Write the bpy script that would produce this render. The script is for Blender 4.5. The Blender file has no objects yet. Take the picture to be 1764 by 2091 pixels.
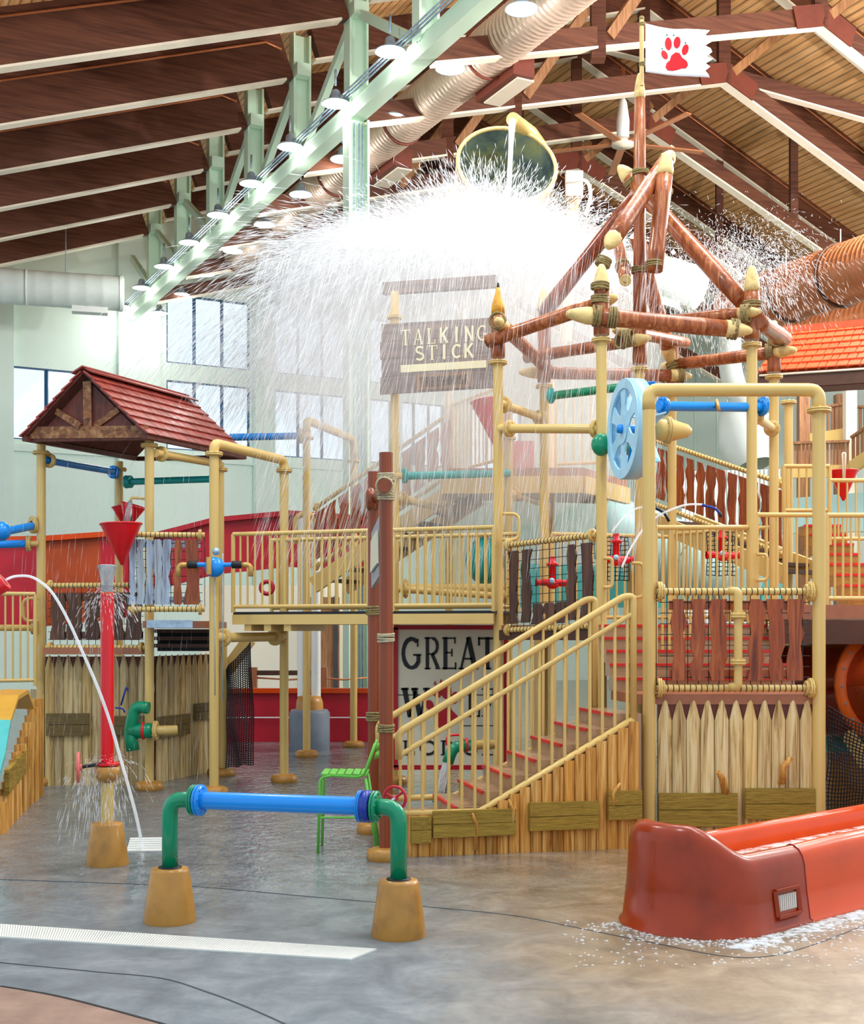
import bpy, bmesh, math, random
import numpy as np
from mathutils import Vector, Matrix, Quaternion
random.seed(7); RNG = np.random.default_rng(7)
scene = bpy.context.scene
COL = scene.collection
# ------------------------------------------------------------------ camera
F, EYE, HOR, CX = 2600.0, 2.1, 1290.0, 882.0      # focal length and horizon in pixels of a 1764 x 2091 frame
cd = bpy.data.cameras.new('camera'); cam = bpy.data.objects.new('camera', cd); COL.objects.link(cam)
cd.sensor_fit = 'HORIZONTAL'; cd.sensor_width = 36.0; cd.lens = 36.0 * F / 1764.0
cd.shift_y = (HOR - 2091 / 2) / 1764.0
cd.clip_end = 500
cam.location = (0, 0, EYE); cam.rotation_euler = (math.pi / 2, 0, 0)
scene.camera = cam
# ------------------------------------------------------------------ light
world = bpy.data.worlds.new('world'); scene.world = world; world.use_nodes = True
bg = world.node_tree.nodes['Background']
bg.inputs[0].default_value = (0.76, 0.89, 1.0, 1); bg.inputs[1].default_value = 1.2
scene.view_settings.view_transform = 'Standard'; scene.view_settings.look = 'None'
scene.view_settings.exposure = 0.13; scene.view_settings.gamma = 1.0
scene.view_settings.use_curve_mapping = False
scene.cycles.max_bounces = 9; scene.cycles.diffuse_bounces = 8; scene.cycles.glossy_bounces = 3; scene.cycles.transmission_bounces = 4; scene.cycles.transparent_max_bounces = 8; scene.cycles.volume_bounces = 3
scene.cycles.caustics_reflective = False; scene.cycles.caustics_refractive = False
scene.cycles.use_adaptive_sampling = True; scene.cycles.adaptive_threshold = 0.05
LAMP_W, LAMP_UP, LAMP_FILL = 700.0, 48.0, 1300.0        # watts per lamp: added front rows, seen rows, added side fill

# ------------------------------------------------------------------ places
def P(px, py, d): return Vector(((px - CX) / F * d, d, EYE + (HOR - py) / F * d))
def G(px, py, z=0.0):
    d = (EYE - z) * F / (py - HOR); return Vector(((px - CX) / F * d, d, z))
CU, SU = 0.8900, 0.4560                             # the hall stands turned to the play structure
def hall(u, v, z): return Vector((CU * u - SU * v, SU * u + CU * v, z))
def PU(px, py, u):                                  # point on the hall plane u = const
    a = (px - CX) / F; return P(px, py, u / (CU * a + SU))
def PV(px, py, v):
    a = (px - CX) / F; return P(px, py, v / (CU - SU * a))
def uv(p): return CU * p.x + SU * p.y, -SU * p.x + CU * p.y
def V(*a): return Vector(a)
def lerp(a, b, t): return a + (b - a) * t

# ------------------------------------------------------------------ objects
WM = {}
def setpar(o, p):
    if p is not None:
        o.parent = p; o.matrix_parent_inverse = WM[p.name].inverted()
    return o
def tag(o, label=None, cat=None, group=None, kind=None):
    if label: o['label'] = label
    if cat: o['category'] = cat
    if group: o['group'] = group
    if kind: o['kind'] = kind
    return o
def thing(name, label, cat, loc, group=None):
    o = bpy.data.objects.new(name, None); COL.objects.link(o)
    o.location = loc; o.empty_display_size = 0.1
    WM[o.name] = Matrix.Translation(Vector(loc))
    return tag(o, label, cat, group)
def link(name, me, parent=None, mat4=None, label=None):
    o = bpy.data.objects.new(name, me); COL.objects.link(o)
    if mat4 is not None: o.matrix_basis = mat4
    WM[o.name] = mat4.copy() if mat4 is not None else Matrix.Identity(4)
    setpar(o, parent)
    if label: o['label'] = label
    return o
def frame_of(d, up=Vector((0, 0, 1))):
    d = d.normalized()
    if abs(d.dot(up)) > 0.97: up = Vector((0, 1, 0)) if abs(d.y) < 0.9 else Vector((1, 0, 0))
    x = d.cross(up).normalized(); y = x.cross(d).normalized()
    return x, y, d

class MB:
    def __init__(s): s.v = []; s.f = []; s.sm = []
    def add(s, vs, fs, smooth=False):
        b = len(s.v); s.v += [tuple(q) for q in vs]
        s.f += [tuple(b + i for i in f) for f in fs]; s.sm += [smooth] * len(fs); return s
    def box(s, c, size, rz=0.0):
        c = Vector(c); h = Vector(size) / 2; ca, sa = math.cos(rz), math.sin(rz); vs = []
        for dx, dy, dz in ((-1,-1,-1),(1,-1,-1),(1,1,-1),(-1,1,-1),(-1,-1,1),(1,-1,1),(1,1,1),(-1,1,1)):
            x, y = dx * h.x, dy * h.y
            vs.append((c.x + ca*x - sa*y, c.y + sa*x + ca*y, c.z + dz*h.z))
        return s.add(vs, BOXF)
    def bar(s, p0, p1, w, h, up=Vector((0, 0, 1))):        # box beam between two points, h along up
        x, y, d = frame_of(p1 - p0, up); vs = []
        for p in (p0, p1):
            for a, b in ((-1,-1),(1,-1),(1,1),(-1,1)): vs.append(p + x*(a*w/2) + y*(b*h/2))
        return s.add(vs, [(0,3,2,1),(4,5,6,7),(0,1,5,4),(1,2,6,5),(2,3,7,6),(3,0,4,7)])
    def tube(s, pts, r, n=12, cap=True, closed=False):
        pts = [Vector(p) for p in pts]; m = len(pts); rs = r if isinstance(r, (list, tuple)) else [r] * m
        vs = []; px = None
        for i, p in enumerate(pts):
            if closed: t = pts[(i+1) % m] - pts[i-1]
            elif i == 0: t = pts[1] - p
            elif i == m-1: t = p - pts[i-1]
            else: t = (pts[i+1] - p).normalized() + (p - pts[i-1]).normalized()
            t = t.normalized()
            if px is None:
                x = frame_of(t)[0]; y = t.cross(x)
            else:
                x = (px - t * px.dot(t))
                x = x.normalized() if x.length > 1e-6 else frame_of(t)[0]
                y = t.cross(x)
            px = x
            for k in range(n):
                a = 2*math.pi*k/n; vs.append(p + (x*math.cos(a) + y*math.sin(a)) * rs[i])
        fs = []
        for i in range(m if closed else m-1):
            j = (i+1) % m
            for k in range(n):
                k2 = (k+1) % n; fs.append((i*n+k, i*n+k2, j*n+k2, j*n+k))
        s.add(vs, fs, True)
        if cap and not closed:
            b = len(s.v) - m*n
            s.f += [tuple(b+k for k in reversed(range(n))), tuple(b+(m-1)*n+k for k in range(n))]; s.sm += [False, False]
        return s
    def lathe(s, o, prof, d=Vector((0, 0, 1)), n=20, a0=0.0, a1=2*math.pi):   # prof: (radius, distance along d)
        x, y, d = frame_of(d); o = Vector(o); full = abs(a1-a0) > 6.28; k1 = n if full else n+1; vs = []
        for r, h in prof:
            for k in range(k1):
                a = a0 + (a1-a0)*k/n; vs.append(o + d*h + (x*math.cos(a)+y*math.sin(a))*r)
        fs = []
        for i in range(len(prof)-1):
            for k in range(n):
                k2 = (k+1) % k1; fs.append((i*k1+k, i*k1+k2, (i+1)*k1+k2, (i+1)*k1+k))
        return s.add(vs, fs, True)
    def poly(s, pts, thick):                               # flat outline given thickness along a vector
        pts = [Vector(p) for p in pts]; n = len(pts); t = Vector(thick)
        vs = pts + [p + t for p in pts]
        fs = [tuple(range(n)), tuple(reversed(range(n, 2*n)))] + [(i, n+i, n+(i+1) % n, (i+1) % n) for i in range(n)]
        return s.add(vs, fs)
    def grid(s, rows, smooth=True, wrap=False):
        m = len(rows); n = len(rows[0]); vs = [p for r in rows for p in r]; fs = []
        for i in range(m-1):
            for j in range(n if wrap else n-1):
                k = (j+1) % n; fs.append((i*n+j, i*n+k, (i+1)*n+k, (i+1)*n+j))
        return s.add(vs, fs, smooth)
    def ball(s, c, r, n=14, m=8, sc=(1, 1, 1)):
        c = Vector(c); rows = []
        for i in range(m+1):
            a = math.pi*i/m
            rows.append([c + Vector((math.sin(a)*math.cos(2*math.pi*k/n)*sc[0], math.sin(a)*math.sin(2*math.pi*k/n)*sc[1], math.cos(a)*sc[2]))*r for k in range(n)])
        return s.grid(rows, True, True)
    def torus(s, c, d, R, r, n=16, k=6):
        x, y, _ = frame_of(d); c = Vector(c)
        return s.tube([c + (x*math.cos(2*math.pi*i/n)+y*math.sin(2*math.pi*i/n))*R for i in range(n)], r, k, closed=True)
    def mesh(s, name, mat):
        me = bpy.data.meshes.new(name); me.from_pydata(s.v, [], s.f)
        me.polygons.foreach_set('use_smooth', s.sm)
        if mat: me.materials.append(mat)
        bm = bmesh.new(); bm.from_mesh(me); bmesh.ops.recalc_face_normals(bm, faces=bm.faces); bm.to_mesh(me); bm.free()
        me.update(); return me
    def build(s, name, mat, parent=None, label=None, bevel=0.0, solid=0.0):
        o = link(name, s.mesh(name, mat), parent, None, label)
        if solid:
            m = o.modifiers.new('solid', 'SOLIDIFY'); m.thickness = solid; m.offset = 0
        if bevel:
            m = o.modifiers.new('bevel', 'BEVEL'); m.width = bevel; m.segments = 2; m.limit_method = 'ANGLE'
        return o
BOXF = [(0,3,2,1),(4,5,6,7),(0,1,5,4),(1,2,6,5),(2,3,7,6),(3,0,4,7)]
CACHE = {}
def unit(kind, mat, n=10):
    key = (kind, mat.name, n)
    if key not in CACHE:
        b = MB()
        if kind == 'cyl': b.tube([V(0,0,0), V(0,0,1)], 1, n)
        elif kind == 'box': b.box((0,0,0), (1,1,1))
        elif kind == 'flange':                             # a pair of bolted discs, radius 1, about the origin
            b.lathe((0,0,0), [(0.5,-.22),(1,-.22),(1,-.03),(0.93,-.03),(0.93,.03),(1,.03),(1,.22),(0.5,.22)], n=16)
            for k in range(8):
                a = k*math.pi/4+.2; b.tube([V(.8*math.cos(a), .8*math.sin(a), -.34), V(.8*math.cos(a), .8*math.sin(a), .34)], .09, 6)
        CACHE[key] = b.mesh(kind, mat)
    return CACHE[key]
def mat_of(p, d, sx, sy, sz):
    x, y, z = frame_of(d); m = Matrix.Identity(4)
    for i, a in enumerate((x*sx, y*sy, z*sz)): m[0][i], m[1][i], m[2][i] = a
    m.translation = p; return m
def rod(name, p0, p1, r, mat, parent, n=10, label=None):
    return link(name, unit('cyl', mat, n), parent, mat_of(p0, p1-p0, r, r, (p1-p0).length), label)
def flange(p, d, mat, parent, r=0.115, t=0.1, name='flange'):
    return link(name, unit('flange', mat), parent, mat_of(p, d, r, r, t*1.0))
def boxi(name, c, size, mat, parent, rz=0.0):
    m = Matrix.Translation(Vector(c)) @ Matrix.Rotation(rz, 4, 'Z') @ Matrix.Diagonal((size[0], size[1], size[2], 1))
    return link(name, unit('box', mat), parent, m)
def fillet(pts, rad, seg=6):
    pts = [Vector(p) for p in pts]; out = [pts[0]]
    for i in range(1, len(pts)-1):
        a, b, c = pts[i-1], pts[i], pts[i+1]; d0 = (a-b).normalized(); d1 = (c-b).normalized()
        r = min(rad, (a-b).length*.49, (c-b).length*.49)
        for k in range(seg+1):
            t = k/seg; out.append((b+d0*r)*(1-t)**2 + b*2*t*(1-t) + (b+d1*r)*t*t)
    out.append(pts[-1]); return out
def smooth(pts, k=5):
    pts = [Vector(p) for p in pts]; out = []
    for i in range(len(pts)-1):
        a, b, c, d = pts[max(0, i-1)], pts[i], pts[i+1], pts[min(len(pts)-1, i+2)]
        for j in range(k):
            t = j/k; out.append(.5*((2*b)+(c-a)*t+(2*a-5*b+4*c-d)*t*t+(3*b-a-3*c+d)*t**3))
    out.append(pts[-1]); return out
def pipe(name, pts, r, mat, parent, bend=0.0, n=14, label=None):
    return MB().tube(fillet(pts, bend) if bend else pts, r, n).build(name, mat, parent, label)

# ------------------------------------------------------------------ materials
def s2l(c): return c/12.92 if c <= .04045 else ((c+.055)/1.055)**2.4
def hx(h): h = h.lstrip('#'); return tuple(s2l(int(h[i:i+2], 16)/255) for i in (0, 2, 4)) + (1,)
class N:
    def __init__(s, name):
        s.m = bpy.data.materials.new(name); s.m.use_nodes = True; s.t = s.m.node_tree
        s.b = s.t.nodes['Principled BSDF']; s.out = s.t.nodes['Material Output']
    def n(s, ty, **kw):
        o = s.t.nodes.new(ty)
        for k, v in kw.items():
            if k in o.inputs: o.inputs[k].default_value = v
            else: setattr(o, k, v)
        return o
    def l(s, a, b): s.t.links.new(a, b)
    def coord(s, scale=(1, 1, 1), kind='Object'):
        c = s.n('ShaderNodeTexCoord'); m = s.n('ShaderNodeMapping'); m.inputs['Scale'].default_value = scale
        s.l(c.outputs[kind], m.inputs['Vector']); return m.outputs[0]
    def noise(s, vec, scale, detail=4, rough=.6, dist=0):
        o = s.n('ShaderNodeTexNoise', Scale=scale, Detail=detail, Roughness=rough, Distortion=dist); s.l(vec, o.inputs['Vector']); return o.outputs['Fac']
    def ramp(s, fac, stops):
        o = s.n('ShaderNodeValToRGB'); e = o.color_ramp.elements
        while len(e) < len(stops): e.new(.5)
        for q, (p, c) in zip(e, stops): q.position = p; q.color = c if isinstance(c, tuple) else hx(c)
        s.l(fac, o.inputs[0]); return o.outputs[0]
    def mix(s, fac, a, b, mode='MIX'):
        o = s.n('ShaderNodeMix', data_type='RGBA', blend_type=mode)
        for sock, val in ((o.inputs[0], fac), (o.inputs[6], a), (o.inputs[7], b)):
            if hasattr(val, 'is_linked') or hasattr(val, 'links'): s.l(val, sock)
            else: sock.default_value = val
        return o.outputs[2]
    def bump(s, h, strength, dist=.02):
        o = s.n('ShaderNodeBump', Strength=strength, Distance=dist); s.l(h, o.inputs['Height']); s.l(o.outputs[0], s.b.inputs['Normal'])
    def set(s, **kw):
        for k, v in kw.items(): s.b.inputs[k.replace('_', ' ')].default_value = v
        return s.m
def paint(name, col, rough=.35, var=.12, scale=3.0, metal=0, coat=0.0, bump=0.0, bscale=40):
    k = N(name); c = hx(col); v = k.coord()
    f = k.noise(v, scale, 5)
    dk = tuple(x*(1-var*1.6) for x in c[:3])+(1,); lt = tuple(min(1, x*(1+var)) for x in c[:3])+(1,)
    k.l(k.ramp(f, [(.3, dk), (.5, c), (.72, lt)]), k.b.inputs['Base Color'])
    if bump: k.bump(k.noise(v, bscale, 3), bump)
    return k.set(Roughness=rough, Metallic=metal, Coat_Weight=coat, Coat_Roughness=.1, Specular_IOR_Level=.35)
def wood(name, cols, grain=(18, 18, 1.2), rough=.55, bump=.25, rnd=0.6, scale=1.6, coat=0.0, rings=True):
    k = N(name); v = k.coord(grain)
    oi = k.n('ShaderNodeObjectInfo'); add = k.n('ShaderNodeVectorMath', operation='ADD'); mul = k.n('ShaderNodeMath', operation='MULTIPLY'); mul.inputs[1].default_value = 37
    k.l(oi.outputs['Random'], mul.inputs[0]); k.l(v, add.inputs[0]); k.l(mul.outputs[0], add.inputs[1]); v = add.outputs[0]
    f = k.noise(v, scale, 6, .62, 1.2 if rings else .3)
    c = k.ramp(f, [(.28, cols[0]), (.5, cols[1]), (.72, cols[2])])
    if rnd:
        t = k.ramp(oi.outputs['Random'], [(0, (1-rnd*.45, 1-rnd*.45, 1-rnd*.4, 1)), (.3, (1, 1, 1, 1)), (.6, (1-rnd*.25, 1-rnd*.22, 1-rnd*.1, 1)), (1, (1, 1-rnd*.15, 1-rnd*.5, 1))])
        c = k.mix(1.0, c, t, 'MULTIPLY')
    k.l(c, k.b.inputs['Base Color']); k.bump(f, bump, .01)
    return k.set(Roughness=rough, Coat_Weight=coat, Coat_Roughness=.15, Specular_IOR_Level=.3)
M = {}
M['pipe'] = paint('beige_pipe_paint', '#d3b169', .32, .07, 1.5, coat=0.09)
M['foot'] = paint('tan_fibreglass', '#ab7832', .38, .2, 5, coat=0.12)
M['red'] = paint('red_gloss_paint', '#d80f1b', .25, .08, 4, coat=0.18)
M['crimson'] = paint('crimson_fibreglass', '#b51a2b', .4, .15, 1.2, coat=0.06)
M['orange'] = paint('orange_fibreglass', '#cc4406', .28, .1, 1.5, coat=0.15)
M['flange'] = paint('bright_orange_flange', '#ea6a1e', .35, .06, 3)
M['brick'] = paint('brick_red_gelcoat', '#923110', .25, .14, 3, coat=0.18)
M['rust'] = paint('rust_orange_fibreglass', '#a8431a', .45, .15, 2)
M['deepred'] = paint('deep_red_fibreglass', '#8d2216', .3, .12, 2, coat=0.15)
M['blue'] = paint('blue_pipe_paint', '#0f86dc', .25, .08, 2, coat=0.15)
M['navy'] = paint('navy_paint', '#12318f', .3, .05, 2, coat=0.12)
M['green'] = paint('green_pipe_paint', '#04845c', .25, .08, 2, coat=0.15)
M['teal'] = paint('teal_pipe_paint', '#139a94', .3, .08, 2, coat=0.12)
M['paleblue'] = paint('pale_blue_plastic', '#9fcde2', .35, .1, 3, coat=0.06)
M['lime'] = paint('lime_green_metal', '#63b743', .35, .06, 4, coat=0.06)
M['steel'] = paint('pale_green_steel', '#c8e3cc', .5, .05, .6)
M['steelshade'] = paint('steel_dark', '#3d4144', .5, .1, 3)
M['white'] = paint('white_paint', '#e9ece8', .5, .04, 1)
M['wall'] = paint('white_wall_paint', '#dff0e7', .6, .03, .3)
M['wallwarm'] = paint('cream_wall_paint', '#e6dfca', .6, .03, .3)
M['black'] = paint('black_rubber', '#15161a', .5, .1, 8)
M['cord'] = paint('black_net_cord', '#1b1a20', .7, .1, 8)
M['dark'] = paint('dark_brown_board', '#4d3022', .55, .15, 3)
M['deck'] = paint('brown_deck_fibreglass', '#9d6040', .35, .12, 4, coat=0.09)
M['tread'] = paint('tan_stair_tread', '#a98665', .25, .15, 5, coat=0.15)
M['nose'] = paint('red_stair_nosing', '#c92a24', .35, .1, 6)
M['gusset'] = paint('red_brown_gusset', '#6d3324', .5, .1, 3)
M['duct'] = paint('spiral_duct_metal', '#c9b2a0', .38, .1, 4, metal=.35)
M['copper'] = paint('copper_duct_metal', '#c27a50', .3, .1, 2, metal=.4)
M['ductwhite'] = paint('white_duct_metal', '#dfe9e4', .45, .04, 2)
M['grey'] = paint('blue_grey_base_paint', '#67707c', .55, .15, 2)
M['galv'] = paint('galvanised_metal', '#9fb4c6', .35, .2, 8, metal=.4)
M['brass'] = paint('brass_fitting', '#c59b56', .35, .1, 5, metal=.3)
M['log'] = wood('varnished_log', ['#562812', '#9e532c', '#c98a56'], (9, 9, 1.0), .3, .2, .35, 1.5, coat=0.15)
M['logdark'] = wood('dark_red_log', ['#431d0d', '#823818', '#a85527'], (14, 14, .6), .28, .15, .2, 1.3, coat=0.18)
M['tip'] = paint('carved_pale_wood', '#d9bc7c', .5, .18, 9, bump=.3, bscale=18)
M['tipgold'] = paint('golden_carved_wood', '#d99a2d', .45, .2, 8, bump=.2, bscale=16)
M['rope'] = paint('weathered_rope', '#8f7c4f', .8, .3, 40, bump=.5, bscale=120)
M['ropepale'] = paint('pale_rope', '#b9ad8c', .8, .25, 40, bump=.5, bscale=120)
M['picket'] = wood('printed_picket_wood', ['#7a5222', '#dcbc7e', '#f0e0b4'], (10, 10, .55), .45, .12, .5, 1.7)
M['picketgold'] = wood('golden_plank_wood', ['#743f0c', '#cf9040', '#efc880'], (10, 10, .5), .42, .12, .5, 1.8)
M['picketold'] = wood('weathered_picket_wood', ['#7a5f36', '#cbae78', '#e6d6a8'], (11, 11, .6), .5, .2, .6, 1.8)
M['olive'] = wood('olive_grained_board', ['#43330a', '#97782a', '#bd9c42'], (2.0, 2.0, 16), .45, .3, .3, 1.6)
M['oliveold'] = wood('dark_weathered_board', ['#3d2d18', '#6f5a32', '#86703f'], (2.0, 2.0, 14), .5, .3, .3, 1.6)
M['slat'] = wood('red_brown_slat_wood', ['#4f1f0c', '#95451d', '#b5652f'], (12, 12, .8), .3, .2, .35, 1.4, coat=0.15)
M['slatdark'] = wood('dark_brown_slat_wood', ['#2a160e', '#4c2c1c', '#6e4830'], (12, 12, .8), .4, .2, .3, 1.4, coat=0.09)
M['slatwet'] = wood('wet_silvered_slat_wood', ['#5d5c63', '#99a6b8', '#b5c6d8'], (12, 12, .8), .15, .2, .3, 1.4, coat=0.24)
M['beam'] = wood('brown_glulam', ['#432318', '#5f3726', '#71442f'], (.5, .5, 9), .6, .1, .25, 1.5, rings=False)
M['beamw'] = paint('cream_beam_edge', '#e9ddc8', .5, .04, 2)
M['balus'] = wood('tan_wood_baluster', ['#6e4a30', '#9a6c48', '#b08560'], (12, 12, 1), .6, .15, .3, 1.4)
M['shingle'] = paint('red_brown_shingle', '#8f3a30', .35, .25, 4, coat=0.09, bump=.3, bscale=30)
M['shingleo'] = paint('orange_shingle', '#e2592f', .45, .12, 4)
M['gable'] = wood('dark_gable_board', ['#3b1f19', '#5e2f26', '#74382d'], (6, 6, 1), .5, .15, .2, 1.4)
M['gablebeam'] = wood('grained_beam_wood', ['#3f2115', '#80502f', '#b08a5c'], (3, 3, 3), .4, .15, .3, 2.2)
M['signcream'] = paint('cream_sign_board', '#dcd3b8', .55, .05, 1.5)
M['signbrown'] = wood('brown_sign_planks', ['#5b4a45', '#7d655a', '#94796b'], (1, 1, 9), .5, .15, .2, 1.6)
M['signblack'] = paint('black_sign_lettering', '#17171a', .5, .05, 3)
M['signpaw'] = paint('red_sign_paint', '#b01222', .45, .08, 3)
M['lettercream'] = paint('cream_lettering', '#e7d9ab', .5, .05, 3)
M['valve'] = paint('faded_red_valve', '#d8655a', .35, .1, 6, coat=0.09)
M['ochre'] = paint('ochre_slide_rim', '#d6a13f', .3, .08, 3, coat=0.15)
M['aqua'] = paint('aqua_slide_paint', '#57b8b5', .3, .06, 3, coat=0.12)
M['mint'] = paint('pale_aqua_fibreglass', '#b7dedb', .35, .06, 2, coat=0.09)
M['vent'] = paint('white_vent_louvre', '#dcd9d0', .4, .02, 3)
M['frame'] = paint('dark_blue_window_frame', '#2a5580', .4, .05, 2)
M['flagcloth'] = paint('white_flag_cloth', '#e6e8ee', .7, .03, 2)
for n_ in ('orange', 'brick'): M[n_].node_tree.nodes['Principled BSDF'].inputs['Specular IOR Level'].default_value = .22
def glassmat():
    k = N('window_glass'); t = k.n('ShaderNodeBsdfTransparent'); t.inputs[0].default_value = (.95, .98, 1, 1)
    g = k.n('ShaderNodeBsdfGlossy'); g.inputs['Roughness'].default_value = .05
    m = k.n('ShaderNodeMixShader'); m.inputs[0].default_value = .05
    k.l(t.outputs[0], m.inputs[1]); k.l(g.outputs[0], m.inputs[2]); k.l(m.outputs[0], k.out.inputs[0]); return k.m
M['glass'] = glassmat()
def watermat(name, col=(.96, .98, 1, 1), trans=.5, clear=.35):
    k = N(name); d = k.n('ShaderNodeBsdfDiffuse'); d.inputs[0].default_value = col
    t = k.n('ShaderNodeBsdfTranslucent'); t.inputs[0].default_value = col
    m = k.n('ShaderNodeMixShader'); m.inputs[0].default_value = trans
    k.l(d.outputs[0], m.inputs[1]); k.l(t.outputs[0], m.inputs[2])
    c = k.n('ShaderNodeBsdfTransparent'); m2 = k.n('ShaderNodeMixShader'); m2.inputs[0].default_value = clear
    k.l(m.outputs[0], m2.inputs[1]); k.l(c.outputs[0], m2.inputs[2]); k.l(m2.outputs[0], k.out.inputs[0]); return k.m
def mistmat(name, dens):
    k = N(name); v = k.n('ShaderNodeVolumeScatter'); v.inputs['Color'].default_value = (1, 1, 1, 1); v.inputs['Density'].default_value = dens; v.inputs['Anisotropy'].default_value = .2
    k.t.nodes.remove(k.b); k.l(v.outputs[0], k.out.inputs['Volume']); return k.m
M['spray'] = watermat('white_water_spray')
def jetmat():
    k = N('clear_water'); k.b.inputs['Base Color'].default_value = (.95, .98, 1, 1)
    return k.set(Roughness=.05, IOR=1.33, Transmission_Weight=.75, Specular_IOR_Level=.6)
M['jet'] = jetmat()
def lampmat():
    k = N('lit_lamp_lens'); k.b.inputs['Emission Color'].default_value = (1, .98, .93, 1)
    return k.set(Emission_Strength=9.0, Roughness=.4)
M['lens'] = lampmat()
# ================================================================== the hall
def floormat():
    k = N('wet_concrete'); v = k.coord(); sp = k.n('ShaderNodeSeparateXYZ'); k.l(v, sp.inputs[0])
    f1 = k.noise(v, .35, 5, .6); f2 = k.noise(v, 2.2, 6, .65, .6); f3 = k.noise(v, 14, 4, .6)
    grey = k.ramp(f2, [(.25, '#53595f'), (.5, '#70777c'), (.75, '#8d9192')])
    tan = k.ramp(f2, [(.25, '#66543f'), (.5, '#8c775d'), (.75, '#a8937a')])
    # stained areas of the slab: sandy towards the slides on the right and beyond the kerb joint
    a = k.n('ShaderNodeMath', operation='MULTIPLY_ADD'); k.l(sp.outputs[0], a.inputs[0]); a.inputs[1].default_value = .22; a.inputs[2].default_value = .02
    b = k.n('ShaderNodeMath', operation='MULTIPLY_ADD'); k.l(sp.outputs[1], b.inputs[0]); b.inputs[1].default_value = .02; k.l(a.outputs[0], b.inputs[2])
    c = k.n('ShaderNodeMath', operation='ADD'); k.l(b.outputs[0], c.inputs[0]); k.l(f1, c.inputs[1])
    mr = k.n('ShaderNodeMapRange'); mr.inputs[1].default_value = .62; mr.inputs[2].default_value = 1.02; k.l(c.outputs[0], mr.inputs[0])
    col = k.mix(mr.outputs[0], grey, tan)
    sp3 = k.ramp(f3, [(.3, (.84, .84, .84, 1)), (.6, (1, 1, 1, 1))]); col = k.mix(1.0, col, sp3, 'MULTIPLY')
    k.l(col, k.b.inputs['Base Color'])
    wet = k.n('ShaderNodeMapRange'); wet.inputs[1].default_value = 8.2; wet.inputs[2].default_value = 10.5
    wet.inputs[3].default_value = 1; wet.inputs[4].default_value = 0
    wn = k.n('ShaderNodeMath', operation='MULTIPLY_ADD'); k.l(f1, wn.inputs[0]); wn.inputs[1].default_value = -4; k.l(sp.outputs[1], wn.inputs[2])
    wa = k.n('ShaderNodeMath', operation='ADD'); k.l(wn.outputs[0], wa.inputs[0]); wa.inputs[1].default_value = 2.0
    k.l(wa.outputs[0], wet.inputs[0])
    r = k.n('ShaderNodeMapRange'); k.l(wet.outputs[0], r.inputs[0]); r.inputs[3].default_value = .09; r.inputs[4].default_value = .42
    k.l(r.outputs[0], k.b.inputs['Roughness'])
    m2 = k.coord((1.0, .55, 1)); rip = k.noise(m2, 11, 3, .55, .6)
    bs = k.n('ShaderNodeBump', Distance=.035); k.l(rip, bs.inputs['Height'])
    st = k.n('ShaderNodeMapRange'); k.l(sp.outputs[1], st.inputs[0]); st.inputs[1].default_value = 9; st.inputs[2].default_value = 15; st.inputs[3].default_value = .06; st.inputs[4].default_value = 1.0
    k.l(st.outputs[0], bs.inputs['Strength']); k.l(bs.outputs[0], k.b.inputs['Normal'])
    return k.set(Specular_IOR_Level=.6)
M['floor'] = floormat()
fl = MB().add([(-40, 2, 0), (60, 2, 0), (60, 75, 0), (-40, 75, 0)], [(0, 1, 2, 3)]).build('floor', M['floor']); tag(fl, kind='structure')
# joints sawn in the slab
def joint(pxs, w=.012, mat='steelshade'):
    pts = smooth([G(*p) for p in pxs], 5); b = MB()
    for i in range(len(pts)-1): b.bar(pts[i]+V(0,0,.001), pts[i+1]+V(0,0,.001), w, .004)
    return b.build('floor_joint', M[mat], fl)
joint([(0, 2014), (110, 2033), (230, 2063), (345, 2095)], .022, 'black')
joint([(-10, 1965), (200, 1985), (330, 1998), (420, 2025), (500, 2055), (590, 2095)], .012)
joint([(0, 1796), (260, 1805), (420, 1812), (620, 1830), (760, 1842), (905, 1855), (1050, 1870), (1180, 1895), (1330, 1925), (1500, 1955), (1620, 1942), (1764, 1890)], .012)
k = N('brown_dry_concrete'); kv = k.coord(); k.l(k.ramp(k.noise(kv, 3, 6), [(.3, '#7d5f50'), (.7, '#a58573')]), k.b.inputs['Base Color']); k.set(Roughness=.45); M['browncon'] = k.m
b = MB(); q = [G(*p) for p in ((0, 2014), (110, 2033), (230, 2063), (345, 2095), (520, 2140), (-200, 2140), (-200, 1985))]
b.add([p + V(0, 0, .0015) for p in q], [tuple(range(7))]); b.build('floor_patch', M['browncon'], fl)

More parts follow.
